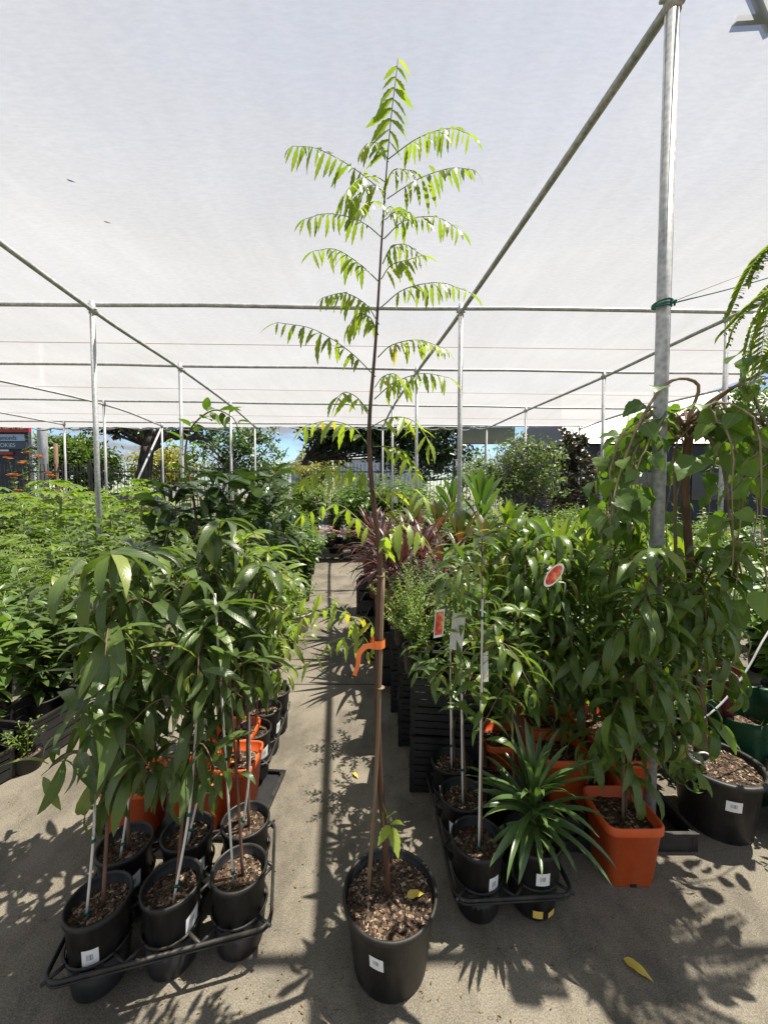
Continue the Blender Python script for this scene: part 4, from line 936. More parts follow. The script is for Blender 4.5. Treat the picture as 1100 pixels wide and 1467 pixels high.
# ------------------------------------------------------------------ weeping mulberry at the right edge
mp_ = Vector((1.575, 1.77, 0)); mu = thing('weeping_mulberry', 'grafted weeping mulberry with big heart-shaped leaves hanging from arching canes in a wide black pot', 'tree', mp_)
o = round_pot(mu, .168, .135, .30, 'dusty_black', .9, 56, 420, .009, wide=True)
stick_on(o, .168, .135, .30, math.radians(-108), .165, .215, .06)
def lm_(p): return np.array(tuple(p)) - np.array(tuple(mp_))
trunk = curve([lm_(D(1004, 1085, 1.76)), lm_(D(1000, 970, 1.76)), lm_(D(989, 820, 1.76)), lm_(D(981, 700, 1.76)), lm_(D(988, 608, 1.76))], 24)
tm = MB(); tm.tube(trunk, [.030, .023, .019, .017, .016, .018], 10)
for f in (.12, .22, .33): q, _ = along(trunk, [f]); tm.tube([q[0] + np.array([.01, -.01, 0]), q[0] + np.array([.024, -.012, .006])], [.006, .003], 5)
tm.build('trunk', M['bark'], mu)
stake(mu, [lm_(D(968, 1000, 1.80)), lm_(D(966, 640, 1.80))], .007, 'bamboo')
head = trunk[-1]; cm, lf = MB(), MB()
def heart_leaves(P, n, f0=.2, s=1.0):
    f = np.linspace(f0, .99, n) + N.normal(0, .01, n); pos, T = along(P, np.clip(f, 0, 1))
    a = np.arange(n) * math.pi + N.normal(0, .7, n); x = nrm(np.cross(T, np.array([.1, .2, 1.0]))); y = np.cross(T, x)
    d = nrm(np.cos(a)[:, None] * x + np.sin(a)[:, None] * y + np.array([0, -.15, -.25]) + .2 * T)
    pe = pos + d * .03 + np.array([0, 0, -.004])
    for i in range(n): cm.tube([pos[i], pe[i]], .0011, 4, cap=False)
    ln = s * rv(n, .065, .118)
    leaves(lf, pe, d + np.array([0, 0, -.55]), ln, ln * rv(n, .78, .95), droop=rv(n, .3, 1.0), prof='heart', seg=9, fold=.22, roll=1.0, wave=.10, serr=.07)
for i in range(26):
    a = i * 2.4 + R.uniform(-.3, .3); r1 = R.uniform(.26, .52); up = R.uniform(.0, .09); dn = R.uniform(.3, .8)
    dr = np.array([math.cos(a), math.sin(a) * .85, 0])
    P = curve([head + np.array([0, 0, R.uniform(-.08, .02)]), head + dr * r1 * .45 + np.array([0, 0, up]), head + dr * r1 + np.array([0, 0, -.12]), head + dr * (r1 * 1.12) + np.array([R.uniform(-.04, .04), 0, -dn])], 16)
    P[1:-1] += N.normal(0, .008, (len(P) - 2, 3)); cm.tube(P, [.006, .004, .002], 6); heart_leaves(P, 13 if i % 3 else 11, .15, .92)
for px in (((985, 600), (1000, 552), (960, 546), (918, 600), (884, 690), (876, 740)), ((985, 602), (1030, 566), (1072, 556), (1100, 640), (1104, 740)), ((985, 605), (940, 615), (908, 650), (896, 740)), ((990, 605), (1050, 555), (1120, 520), (1112, 508), (1075, 512)), ((988, 604), (1030, 650), (1048, 760), (1070, 860))):
    P = curve([lm_(D(x, y, 1.76 - .05 * k)) for k, (x, y) in enumerate(px)], 18); cm.tube(P, [.008, .006, .003], 6); heart_leaves(P, 9, .3)
for px, py, tx, ty, s in ((1000, 655, 965, 690, .15), (1062, 505, 1022, 528, .11), (1070, 512, 1062, 535, .09), (1060, 628, 1100, 650, .13), (905, 700, 880, 738, .12)):
    b0 = lm_(D(px, py, 1.55)); e0 = lm_(D(tx, ty, 1.50)); leaves(lf, [b0], [e0 - b0], s, s * .85, .25, 'heart', 10, .15, .4, wave=.1, serr=.06, rnd=.6)
for i in range(9):
    a = R.uniform(0, 6.28); ln = R.uniform(.25, .5); u = np.array([math.cos(a), math.sin(a) * .8, 0]); v = np.array([-math.sin(a), math.cos(a), 0])
    P = curve([head + N.normal(0, .02, 3)] + [head + u * ln * k / 5 + v * R.uniform(-.09, .09) + np.array([0, 0, R.uniform(-.06, .1) - .10 * (k / 5) ** 2]) for k in range(1, 6)], 20); cm.tube(P, [.006, .0045, .002], 5)
cm.build('canes', M['cane'], mu); lf.build('foliage', L['mulberry'], mu)
hs = MB(); Y0 = 1.74
hs.tube(curve([D(936, 1035, 1.95), D(955, 1062, 1.80), D(985, 1080, 1.70), D(1008, 1078, 1.70), D(1018, 1086, 1.72), D(1004, 1093, 1.70), D(988, 1084, 1.70), D(990, 1072, 1.72)], 28), .0042, 6)
hs.tube(curve([D(930, 1005, 2.0), D(950, 1022, 1.75), D(985, 1032, 1.70), D(1008, 1028, 1.71), D(1040, 1000, 1.72), D(1072, 955, 1.74), D(1100, 905, 1.78), D(1160, 820, 1.9)], 28), .0042, 6)
tag(hs.build('irrigation_hose', M['wire'], None), 'thin pale irrigation hose looped round the mulberry trunk', 'hose')
# green woven bag, further pots
bg_ = thing('grow_bag', 'dark green woven grow bag open at the top, right of the mulberry pot', 'bag', (1.98, 2.02, 0), .3)
b = MB(); n = 40; V = []; 
for j, (z, s) in enumerate(((0, .88), (.14, .97), (.28, 1.0), (.37, 1.0), (.43, 1.04), (.42, 1.02), (.36, .97), (.25, .95))):
    for i in range(n):
        a = i * 6.283 / n; m = max(abs(math.cos(a)), abs(math.sin(a))) ** .75
        w = 1 + .025 * math.sin(a * 5 + j); zz = z + (.025 * math.sin(a * 3 + 1) if 3 < j < 6 else 0)
        V.append((.22 * s * w * math.cos(a) / m, .16 * s * w * math.sin(a) / m, zz))
b.add(V, [np.array([(j * n + i, j * n + (i + 1) % n, (j + 1) * n + (i + 1) % n, (j + 1) * n + i) for j in range(7) for i in range(n)]), np.arange(n)[::-1].reshape(1, n)])
b.build('bag_body', M['green_bag'], bg_); soil_into(bg_, .2, .26, 60, 5.0)
lm = MB(); leaves(lm, [(-.05, -.05, .27)], [(.0, -.1, 1)], .13, .012, .3, 'narrow', 6, .2, .1, rnd=.9); lm.build('seedling', L['lime'], bg_)
def far_shrub(name, label, cat, loc_, h, w, mat, **k):
    return shrub(name, label, cat, loc_, h, w, mat, **k)
far_shrub('leafy_shrub', 'low dark bushy shrub with small leaves behind the mulberry trunk', 'shrub', (1.62, 2.22, 0), .66, .5, L['broad'], n=16, per=34, Ln=.055, W=.022)
far_shrub('leafy_shrub', 'low leafy shrub in a black pot in front of the green bag', 'shrub', (1.955, 1.66, 0), .62, .40, L['mid'], n=10, per=22, Ln=.06, W=.024, pot=('dusty_black', .165, .13, .28))
far_shrub('leafy_shrub', 'leafy shrub in a maroon pot raised behind the mulberry', 'shrub', (1.98, 2.30, .26), .95, .5, L['mid'], n=12, per=26, Ln=.075, W=.034, pot=('maroon', .16, .12, .24))
crate('black slatted crate under the maroon pot', (1.98, 2.30, 0), (.4, .38, .25), .1, 4)
# hanging fern
hb = thing('hanging_fern', 'hanging basket fern with long drooping fronds at the upper right edge', 'fern', (1.75, 1.55, 2.28))
b = MB(); b.lathe([(.05, -.13), (.10, -.12), (.15, 0), (.155, .004), (.145, 0), (.1, -.02)], 32, bottom=True); b.build('basket', M['dusty_black'], hb); soil_into(hb, .142, -.012, 40)
b = MB()
for a in (.3, 2.4, 4.5): b.tube([(.148 * math.cos(a), .148 * math.sin(a), 0), (0, 0, .55)], .0012, 4)
b.tube([(0, 0, .55), (0, 0, 1.30)], .0016, 4); b.build('hanger', M['wire'], hb)
lm, rm = MB(), MB(); hl = np.array(tuple(hb.location))
def fernfrond(P, pairs, L0): pinnate(lm, rm, P, pairs, L0, L0 * .34, .25, .25, .12, .0018, True, .3, 4, 0, 'narrow', None, .15, .06)
for i in range(22):
    a = i * 2.4; r = R.uniform(.2, .31); d0 = np.array([math.cos(a), math.sin(a), 0])
    fernfrond(curve([d0 * .05, d0 * r * .5 + np.array([0, 0, .17]), d0 * r + np.array([0, 0, .02]), d0 * r * 1.15 + np.array([0, 0, -R.uniform(.1, .45)])], 12), 34, .045)
for px in (((1120, 335), (1090, 362), (1066, 400), (1044, 452)), ((1150, 390), (1105, 412), (1070, 440), (1030, 482)), ((1130, 340), (1105, 355), (1085, 380), (1075, 402)), ((1160, 420), (1120, 480), (1105, 505), (1092, 528))):
    fernfrond(curve([np.array(tuple(D(x, y, 1.45))) - hl for x, y in px], 14), 36, .05)
lm.build('fronds', L['lime'], hb); rm.build('leaf_stalk', M['green_stem'], hb)

# ------------------------------------------------------------------ left block further back: dark glossy trees, the tall arching one
KW = dict(name='glossy_leaved_tree', cat='tree', leafmat_=L['glossy'], prof='obovate', Ln=.26, W=.095, droop=.8, el=(.0, .7), p=1.3, group='dark glossy-leaved young trees', pot=('black_plastic', .13, .1, .27), twist=.3, wave=.08, bark='bark')
for (X, Y), h, lab in (((-1.62, 3.0), 1.58, 'dark glossy-leaved young tree at the left of its cluster, beside the feathery shrubs'),
                       ((-1.22, 3.05), 1.66, 'dark glossy-leaved young tree directly behind the tallest broad-leaved sapling'),
                       ((-1.02, 3.45), 1.70, 'dark glossy-leaved young tree at the aisle side of its cluster'),
                       ((-1.50, 3.6), 1.72, 'dark glossy-leaved young tree behind the arching sapling'),
                       ((-1.15, 4.1), 1.80, 'dark glossy-leaved young tree at the back of its cluster')):
    sapling(label=lab, loc_=(X, Y, 0), h=h, n=30, branches=5, blen=.34, bn=11, start=.5, lo=.55, **KW)
q = Vector((-1.50, 3.0, 0)); ta = thing('arching_sapling', 'tall thin sapling, leafy tip arching over to the right above the dark glossy leaves', 'sapling', q)
round_pot(ta, .12, .095, .26)
def rl(px, py, Y=3.0): return np.array(tuple(D(px, py, Y))) - np.array(tuple(q))
P = curve([np.array([0, 0, .22]), rl(282, 760), rl(272, 690), rl(266, 650), rl(275, 612), rl(305, 588), rl(332, 597), rl(342, 615)], 32)
tm, lm = MB(), MB(); tm.tube(P, [.012, .009, .006, .003], 7); whip(lm, P, 26, .62, 1, .17, .075, (0, .6), .015, tm, droop=.6, prof='ovate', up=(0, 0, 1)); whip(lm, P, 12, .35, .62, .2, .08, (0, .5), .02, tm, droop=.9, prof='ovate')
tm.build('trunk', M['bark'], ta); lm.build('foliage', L['mid'], ta)

# ------------------------------------------------------------------ banks of potted plants: prototypes, then copies
def feathery(label, loc_, h, w, mat, n=9, group=None, name='feathery_shrub'):
    t = thing(name, label, 'shrub', loc_, 0, group); round_pot(t, .11, .085, .24, chips=0)
    lm, sm, rm = MB(), MB(), MB()
    for i in range(n):
        a = i * 2.4; q = math.sqrt((i + .5) / n) * w / 2; zt = h * R.uniform(.75, .95) - .12 * q
        S_ = curve([(0, 0, .2), (q * .5 * math.cos(a), q * .5 * math.sin(a), .2 + zt * .5), (q * math.cos(a), q * math.sin(a), zt)], 8); sm.tube(S_, [.005, .002], 5)
        for k in range(9):
            f = .35 + .65 * k / 8; p0, T = along(S_, [f]); b_ = k * 2.4 + a; d = np.array([math.cos(b_), math.sin(b_), .5])
            ln = .26 * R.uniform(.7, 1.1); P = curve([p0[0], p0[0] + d * ln * .5, p0[0] + d * ln * np.array([1, 1, .55])], 7)
            pinnate(lm, rm, P, 8, .07, .02, .25, .5, .2, .0012, True, .4, 4, 0, 'narrow', None, .15)
    sm.build('stems', M['green_stem'], t); f = lm.build('foliage', mat, t); rm.build('leaf_stalk', M['green_stem'], f); return t
def papaya(label, loc_, h, group=None):
    t = thing('papaya_sapling', label, 'sapling', loc_, 0, group); round_pot(t, .12, .095, .26, chips=0)
    tm, lm, pm_ = MB(), MB(), MB(); P = curve([(0, 0, .22), (.02, .01, h * .55), (.0, .02, h * .86)], 10); tm.tube(P, [.016, .012], 8)
    for i in range(16):
        f = .55 + .45 * i / 15; p0, _ = along(P, [f]); a = i * 2.4; e = -.1 + .95 * i / 15; ln = R.uniform(.24, .36) * (1 - .25 * i / 15)
        d = np.array([math.cos(a) * math.cos(e), math.sin(a) * math.cos(e), math.sin(e)]); tip = p0[0] + d * ln; pm_.tube([p0[0], p0[0] + d * ln * .5 + np.array([0, 0, .02]), tip], [.0035, .002], 5)
        h_ = np.array([math.cos(a), math.sin(a), -.25]); s = np.array([-math.sin(a), math.cos(a), 0]); m = 9
        an = np.linspace(-2.5, 2.5, m); dd = np.cos(an)[:, None] * h_ + np.sin(an)[:, None] * s; Ls = .19 * (1 - .14 * np.abs(an))
        leaves(lm, np.repeat(tip[None], m, 0), dd, Ls, Ls * .42, .55, 'lance', 9, .12, .1, serr=.32)
    tm.build('trunk', M['green_stem'], t); f = lm.build('foliage', L['papaya'], t); pm_.build('leaf_stalk', M['green_stem'], f); return t
def place(proto, used, loc_, label, rz=None, sc=1.0):
    rz = R.uniform(0, 6.28) if rz is None else rz
    if proto.name in used: return dup(proto, loc_, rz, label, None, sc)
    used.add(proto.name); proto.location = loc_; proto.rotation_euler.z = rz; proto.scale = (sc,) * 3; proto['label'] = label; return proto
USED = set()
OR = ['first', 'second', 'third', 'fourth', 'fifth', 'sixth', 'seventh', 'eighth', 'ninth', 'tenth', 'eleventh', 'twelfth', 'thirteenth', 'fourteenth', 'fifteenth', 'sixteenth']
g1 = 'leafy potted shrubs of the left bank'
protoS = [shrub('leafy_shrub', 'x', 'shrub', (0, 0, 0), 1.02, .62, L['mid'], n=20, per=30, Ln=.115, W=.052, group=g1, el=(.0, .7), droop=.6),
          shrub('leafy_shrub', 'x', 'shrub', (0, 0, 0), 1.10, .60, L['lime'], n=20, per=30, Ln=.09, W=.038, group=g1, el=(.0, .7), droop=.6),
          shrub('leafy_shrub', 'x', 'shrub', (0, 0, 0), 1.05, .62, L['broad'], n=18, per=28, Ln=.125, W=.056, group=g1, el=(.0, .7), droop=.6)]
WS = ['mid-green', 'lime-green', 'dark green']
protoF = [feathery('x', (0, 0, 0), 1.25, .62, L['feather'], 9, 'feathery lime-green shrubs of the left bank'), feathery('x', (0, 0, 0), 1.2, .66, L['feather'], 10, 'feathery lime-green shrubs of the left bank'), feathery('x', (0, 0, 0), 1.2, .6, L['greytree'], 10, 'feathery lime-green shrubs of the left bank')]
protoP = [papaya('x', (0, 0, 0), 1.72, 'papaya saplings of the left bank'), papaya('x', (0, 0, 0), 1.68, 'papaya saplings of the left bank')]
for k, (pr_, nm) in enumerate(((protoS[0], 'white_tag'), (protoS[2], 'white_tag'), (protoF[0], 'white_tag'), (protoS[1], 'fruit_tag'))):
    h_ = pr_.children[-1]; a = 1.3 * k
    card(pr_, (.27 * math.cos(a), .27 * math.sin(a), .72), .05, .085, (-math.sin(a), math.cos(a), .1), (.25 * math.cos(a), .25 * math.sin(a), 1), nm)
rown = ['aisle-side', 'second', 'third', 'fourth', 'fifth', 'sixth', 'outermost']
for r, s in enumerate((-2.22, -2.72, -3.3, -4.15, -4.8, -5.5, -6.3)):
    k = 0; Y = (1.98, 2.2, 2.35, 2.6, 3.2, 4, 4.6)[r]
    while Y < 9.6:
        X = U(s, Y) + R.uniform(-.06, .06); px = 550 + FPX * X / Y
        if px > -70:
            where = f'{OR[k]} pot back in the {rown[r]} left bank row'
            if Y < 3.15: i = k % 3 if r else (0, 2)[k % 2]; place(protoS[i], USED, (X, Y, .0), f'{WS[i]} leafy shrub, {where}', None, R.uniform(.85, 1.22))
            elif Y < 4.3 and (k + r) % 3: i = (0, 1, 1, 0, 2)[(k + r) % 5]; place(protoF[i], USED, (X, Y, 0), f'{"grey-green" if i == 2 else "lime-green"} feathery shrub, {where}', None, R.uniform(.82, 1.18))
            elif Y < 4.3: i = (0, 2)[(k + r) % 2]; place(protoS[i], USED, (X, Y, 0), f'{WS[i]} leafy shrub, {where}', None, R.uniform(.95, 1.35))
            elif Y < 6.6 and px < 215 and (k + r) % 3 != 1: i = (k + r) % 2; place(protoP[i], USED, (X, Y, 0), f'papaya sapling with lobed leaves, {where}', None, R.uniform(.96, 1.12))
            else: i = (k * 2 + r) % 3; place(protoS[i], USED, (X, Y, 0), f'{WS[i]} leafy shrub, {where}', None, R.uniform(1.05, 1.32) if px > 170 or Y < 6.6 else R.uniform(1.3, 1.6))
            k += 1
        Y += .52 + .03 * (Y - 2)
for k, (X, Y) in enumerate(((-2.12, 2.35), (-2.30, 2.85))):
    cr_ = crate(('black crate with a white price card along the aisle side of the left bank', 'black crate further back along the aisle side of the left bank')[k], (X, Y, 0), (.32, .42, .26), -.15, 5)
    card(cr_, (.02, -.222, .19), .07, .05, (1, 0, 0), (0, .1, 1), 'white_tag', 'price_card')
crate('black tray under the first pots of the left bank, at the left picture edge', (-2.28, 2.08, 0), (.5, .10, .17), -.3, 3, 'plastic_crate')
far_shrub('creeping_plant', 'small pale creeping plant on the ground at the foot of the left bank', 'plant', (-2.02, 2.12, 0), .30, .24, L['feather'], n=10, per=16, Ln=.028, W=.016, pot=('black_plastic', .07, .06, .1))
t = shrub('flowering_shrub', 'tall shrub with rusty orange flower clusters in front of the pylon sign', 'shrub', (-7.25, 7.9, 0), 2.42, 1.3, L['mid'], n=18, per=40, Ln=.1, W=.045, flower='red_flower', nf=3, fl=.07)
far_shrub('silvery_shrub', 'upright grey-green shrub standing in front of the broad dark trunk', 'shrub', (-5.1, 8.3, 0), 1.95, .95, L['greytree'], n=26, per=40, Ln=.06, W=.012, prof='narrow', up=.8, spread=.8)
far_shrub('red_leaved_plant', 'low dark red leafy plant below the grey-green upright shrub', 'plant', (-4.75, 7.75, .75), .72, .7, L['red'], n=12, per=20, Ln=.11, W=.05)
# left block beyond the glossy trees, up to the end of the aisle
i = 0
far = [(-1.35, 4.9, 1.35, 2), (-1.75, 5.2, 1.3, 0), (-1.2, 5.6, 1.25, 0), (-1.65, 6.0, 1.5, 2), (-2.1, 6.3, 1.4, 1), (-1.35, 6.6, 1.1, 0), (-1.8, 7.0, 1.5, 0), (-2.3, 7.3, 1.55, 2), (-1.45, 7.5, .95, 1), (-2.0, 8.0, 1.5, 1), (-2.6, 8.3, 1.6, 0), (-1.85, 8.8, 1.1, 2), (-2.9, 9.2, 1.7, 2)]
for k, (X, Y, sc, i) in enumerate(far):
    place(protoS[i], USED, (X, Y, 0), f'{WS[i]} leafy shrub, {OR[k]} away from the camera behind the glossy-leaved trees', None, sc)
t = shrub('basket_plant', 'leafy plant in a wide grey-rimmed bowl at the left edge of the aisle', 'plant', (-1.02, 4.35, 0), .62, .55, L['mid'], n=14, per=24, Ln=.07, W=.028, pot=('steel', .20, .15, .22))
far_shrub('leafy_shrub', 'light green shrub low beside the grey-rimmed bowl', 'shrub', (-.98, 3.85, 0), .72, .45, L['lime'], n=12, per=24, Ln=.06, W=.025)
# petunias on a low bench across the end of the aisle
bt = thing('plant_bench', 'low black bench across the far end of the aisle', 'bench', (-1.05, 9.15, 0)); b = MB(); b.box((0, 0, .33), (2.3, .55, .03)); b.build('bench_top', M['crate'], bt, False)
for sx in (-1.05, .02, 1.05):
    for sy in (-.22, .22): b = MB(); b.box((sx, sy, .157), (.05, .05, .314)); b.build('leg', M['dusty_black'], bt, False)
for k, (x, fl) in enumerate(((-1.72, 'red_flower'), (-1.28, 'pink_flower'), (-.85, 'pink_flower'), (-.4, None), (-.05, None))):
    shrub('petunia_planter', ['orange-red petunias in a pot at the left of the bench', 'white and pink petunias in a black pot on the bench', 'pale pink petunias in the middle of the bench', 'leafy plant without flowers on the bench beside the petunias', 'leafy plant at the right end of the bench'][k], 'petunias' if fl else 'plant', (x, 9.05, .345), .42, .5, L['mid'], n=14, per=20, Ln=.05, W=.022, pot=('black_plastic', .14, .11, .16), flower=fl, nf=2, fl=.05, group='plants on the bench at the aisle end')
for k, (X, Y, sc, i) in enumerate(((-2.6, 10.2, 2.1, 0), (-1.95, 10.0, 2.0, 2), (-1.3, 10.3, 2.05, 1), (-.7, 10.0, 1.95, 0), (-.1, 10.3, 2.1, 2), (.5, 10.1, 2.0, 0), (-2.2, 11.2, 2.2, 1), (-.9, 11.3, 2.2, 2), (.3, 11.3, 2.2, 1), (1.0, 10.8, 2.1, 0), (-3.2, 10.8, 2.1, 2))):
    place(protoS[i], USED, (X, Y, 0), f'{WS[i]} tall shrub, {OR[k]} from the left among those behind the bench', None, sc)

# ------------------------------------------------------------------ right block further back
gp = 'bronze-purple cordylines right of the aisle'
PC = [strap_plant('bronze_cordyline', 'x', 'cordyline', (0, 0, 0), 46, .52, .045, L['purple'], el=(-.1, 1.35), droop=(.4, 1.5), stem_h=.3, pot=('terracotta', .12, .09, .24), group=gp, prof='lance'),
      strap_plant('bronze_cordyline', 'x', 'cordyline', (0, 0, 0), 40, .5, .05, L['purple'], el=(-.1, 1.3), droop=(.5, 1.6), stem_h=.2, pot=('black_plastic', .12, .09, .24), group=gp, prof='lance')]
for k, (X, Y, z, sc) in enumerate(((.14, 3.22, .45, 1.0), (.50, 3.30, .45, .95), (.02, 3.70, .42, 1.05), (.38, 3.80, .5, 1.05), (-.06, 4.25, .42, 1.05), (.28, 4.4, .5, 1.1), (-.16, 5.1, .45, 1.1))):
    crate(f'black slatted crate under the {OR[k]} bronze cordyline from the camera', (X, Y, 0), (.36, .36, z - .004), -.1, 3)
    place(PC[k % 2], USED, (X, Y, z), f'bronze-purple cordyline with narrow arching leaves, {OR[k]} from the camera along the right of the aisle', None, sc)
gr = 'broad-leaved red cordylines'
PR = [strap_plant('red_cordyline', 'x', 'cordyline', (0, 0, 0), 26, .42, .085, L['red'], el=(.1, 1.4), droop=(.2, .9), stem_h=.45, group=gr, prof='obovate', stem_r=.014),
      strap_plant('red_cordyline', 'x', 'cordyline', (0, 0, 0), 24, .40, .09, L['red'], el=(.1, 1.4), droop=(.2, .8), stem_h=.4, group=gr, prof='obovate', stem_r=.014)]
for k, (X, Y, z, sc) in enumerate(((.88, 3.2, .28, 1.0), (1.10, 3.6, .3, 1.0), (.78, 4.0, .35, 1.05), (1.15, 4.4, .3, 1.1), (.68, 4.85, .4, 1.1), (.45, 5.6, .5, 1.1))):
    place(PR[k % 2], USED, (X, Y, z), f'red and green cordyline with broad leaves, {OR[k]} from the camera', None, sc)
    crate(f'black slatted crate under the {OR[k]} red cordyline from the camera', (X, Y, 0), (.34, .34, z - .004), .05, 3)
for k, (X, Y, z, ln, lab) in enumerate(((1.30, 5.2, .1, .62, 'tall green cordyline with broad upright leaves left of the round bush'), (1.72, 5.3, .0, .5, 'shorter green cordyline with pale leaves beside the tall green one'), (1.05, 5.9, .1, .55, 'green broad-leaved cordyline behind the second roof post'))):
    strap_plant('green_cordyline', lab, 'cordyline', (X, Y, z if z else 0), 30, ln, .11, L['strap'] if k != 1 else L['lime'], el=(.2, 1.45), droop=(.15, .9), stem_h=1.15 if k != 1 else .9, prof='obovate', stem_r=.018, group='green broad-leaved cordylines')
    if z: crate(f'black crate under the {OR[k]} green cordyline', (X, Y, 0), (.36, .36, .096), 0, 2)
gl = 'lime strap-leaved plants of the right bank'
PL = [strap_plant('strap_leaved_clump', 'x', 'plant', (0, 0, 0), 54, .46, .04, L['lime'], el=(.1, 1.45), droop=(.2, 1.3), stem_h=.62, group=gl),
      strap_plant('strap_leaved_clump', 'x', 'plant', (0, 0, 0), 40, .40, .06, L['mid'], el=(.0, 1.4), droop=(.3, 1.2), stem_h=.66, group=gl, prof='lance')]
spots = [(1.28, 2.75), (1.72, 2.8), (1.45, 3.2), (1.9, 3.25), (2.35, 3.0), (1.55, 3.75), (2.05, 3.8), (2.55, 3.6), (1.7, 4.4), (2.25, 4.4), (2.8, 4.3), (2.1, 5.0)]
for k, (X, Y) in enumerate(spots):
    place(PL[k % 2], USED, (X, Y, 0), f'{"lime narrow" if k % 2 == 0 else "green broader"} strap-leaved clump, {OR[k]} from the camera behind the peach trees', None, R.uniform(.98, 1.16))
k = 0
for r, (s, a, e) in enumerate(((2.9, 2.6, 8.2), (3.5, 2.7, 8.4), (4.15, 3.2, 9), (4.9, 4.0, 9), (5.7, 5.0, 9.5), (2.3, 5.6, 8), (1.7, 6.1, 9.5), (1.1, 6.6, 9.5))):
    Y = a; j = 0
    while Y < e:
        i = (j * 2 + r) % 3; X = U(s, Y) + R.uniform(-.08, .08)
        place(protoS[i], USED, (X, Y, 0), f'{WS[i]} leafy shrub, {OR[j]} pot back in right bank row {["one", "two", "three", "four", "five", "six", "seven", "eight"][r]}', None, R.uniform(1.15, 1.4) if Y > 4.5 else R.uniform(1.05, 1.2))
        Y += .62; j += 1
shrub('leafy_shrub', 'green shrub standing close behind the rear left orange pot of the right block', 'shrub', (.72, 2.62, 0), 1.15, .6, L['mid'], n=18, per=30, Ln=.085, W=.034)
shrub('leafy_shrub', 'green shrub standing close behind the rear right orange pot of the right block', 'shrub', (1.15, 2.42, 0), 1.12, .55, L['broad'], n=18, per=30, Ln=.085, W=.034)
shrub('flowering_shrub', 'shrub with small pink flowers low behind the big galvanised post', 'shrub', (1.62, 2.42, 0), 1.02, .6, L['mid'], n=18, per=28, Ln=.07, W=.028, flower='pink_flower', nf=1, fl=.03)

# ------------------------------------------------------------------ trees, fence, buildings beyond the shade house
def tree(name, label, trunk_pts, r0, limbs, clumps, n, leaf, mat, bark='tree_bark', prof='ovate', group=None, cat='tree', droop=.4, flat=.75):
    b0 = np.array(trunk_pts[0], float); t = thing(name, label, cat, b0, 0, group)
    tm = MB(); P = curve([np.array(p) - b0 for p in trunk_pts], 12); tm.tube(P, [r0, r0 * .8, r0 * .65], 9)
    for lp in limbs:
        Q = curve([np.array(p) - b0 for p in lp], 10); Q[1:-1] += N.normal(0, r0 * .12, (len(Q) - 2, 3)); tm.tube(Q, [r0 * .55, r0 * .35, r0 * .12], 7)
    lm = MB(); w = np.array([c[1] ** 2 for c in clumps]); w = w / w.sum()
    for (c, rad), ww in zip(clumps, w):
        m = max(20, int(n * ww)); c = np.array(c) - b0
        tm.tube([P[-1], c], [r0 * .22, r0 * .08], 5)
        nb = max(4, m // 16); u = nrm(N.normal(0, 1, (nb, 3))); bc = c + u * (rad * (.45 + .6 * N.random(nb) ** .6))[:, None] * np.array([1, 1, flat])
        for q in bc[::3]: tm.tube([c, q], [r0 * .09, r0 * .03], 4, cap=False)
        k = 16; d = nrm(N.normal(0, 1, (nb * k, 3)) + np.array([0, 0, .25])); p = np.repeat(bc, k, 0) + N.normal(0, rad * .13, (nb * k, 3))
        leaves(lm, p, d, leaf * rv(nb * k, .6, 1.25), leaf * .5 * rv(nb * k, .7, 1.2), droop, prof, 2, .2, 1.0)
    tm.build('trunk', M[bark], t); lm.build('crown', mat, t); return t
def T(px, py, Y): return tuple(D(px, py, Y))
def gnd(px, Y): return ((px - 550) / FPX * Y, Y, 0)
def blobs(px0, px1, py0, py1, Y, n, rad, dy=1.5): return [(np.array(T(R.uniform(px0, px1), R.uniform(py0, py1), Y)) + np.array([0, R.uniform(-dy, dy), 0]), rad * R.uniform(.7, 1.25)) for _ in range(n)]
tree('spreading_tree', 'broad dark-trunked tree with spreading limbs under the left roof edge', [gnd(196, 20), T(205, 690, 20), T(212, 640, 20)], .46,
     [[T(212, 640, 20), T(195, 615, 20), T(150, 590, 20)], [T(212, 642, 20), T(218, 610, 20), T(222, 570, 20)], [T(211, 645, 20), T(240, 625, 20), T(285, 610, 20)], [T(225, 632, 20), T(232, 612, 20), T(245, 580, 20)], [T(250, 622, 20), T(275, 626, 20), T(300, 630, 20)]],
     blobs(120, 300, 560, 606, 20, 14, 1.4) + blobs(140, 180, 606, 616, 20, 3, .5), 3400, .34, L['darktree'])
tree('round_tree', 'rounded dense green tree behind the fence at the far left', [gnd(112, 18), T(112, 680, 18)], .2, [], blobs(96, 150, 640, 705, 18, 14, .9) + [(T(122, 662, 18), 1.4)], 6500, .24, L['tree'])
tree('leafy_tree', 'loose leafy tree right of the spreading tree, beyond the fence', [gnd(330, 24), T(330, 670, 24)], .2, [[T(330, 670, 24), T(300, 640, 24)], [T(330, 670, 24), T(365, 630, 24)]], blobs(258, 385, 606, 690, 24, 20, 1.2), 4600, .32, L['tree'])
tree('dense_dark_tree', 'big dense dark tree under the middle of the roof edge', [gnd(436, 24), T(436, 660, 24)], .26, [[T(436, 660, 24), T(480, 625, 24), T(560, 610, 24)]], blobs(458, 648, 596, 652, 24, 34, 1.8) + blobs(444, 475, 616, 640, 24, 5, .8), 13000, .4, L['darktree'])
tree('yellow_hedge', 'yellow-green hedge behind the fence between the trunk and the leafy tree', [gnd(245, 26), T(245, 690, 26)], .15, [], blobs(218, 280, 655, 700, 26, 12, 1.4), 3600, .28, L['yellowtree'], cat='hedge')
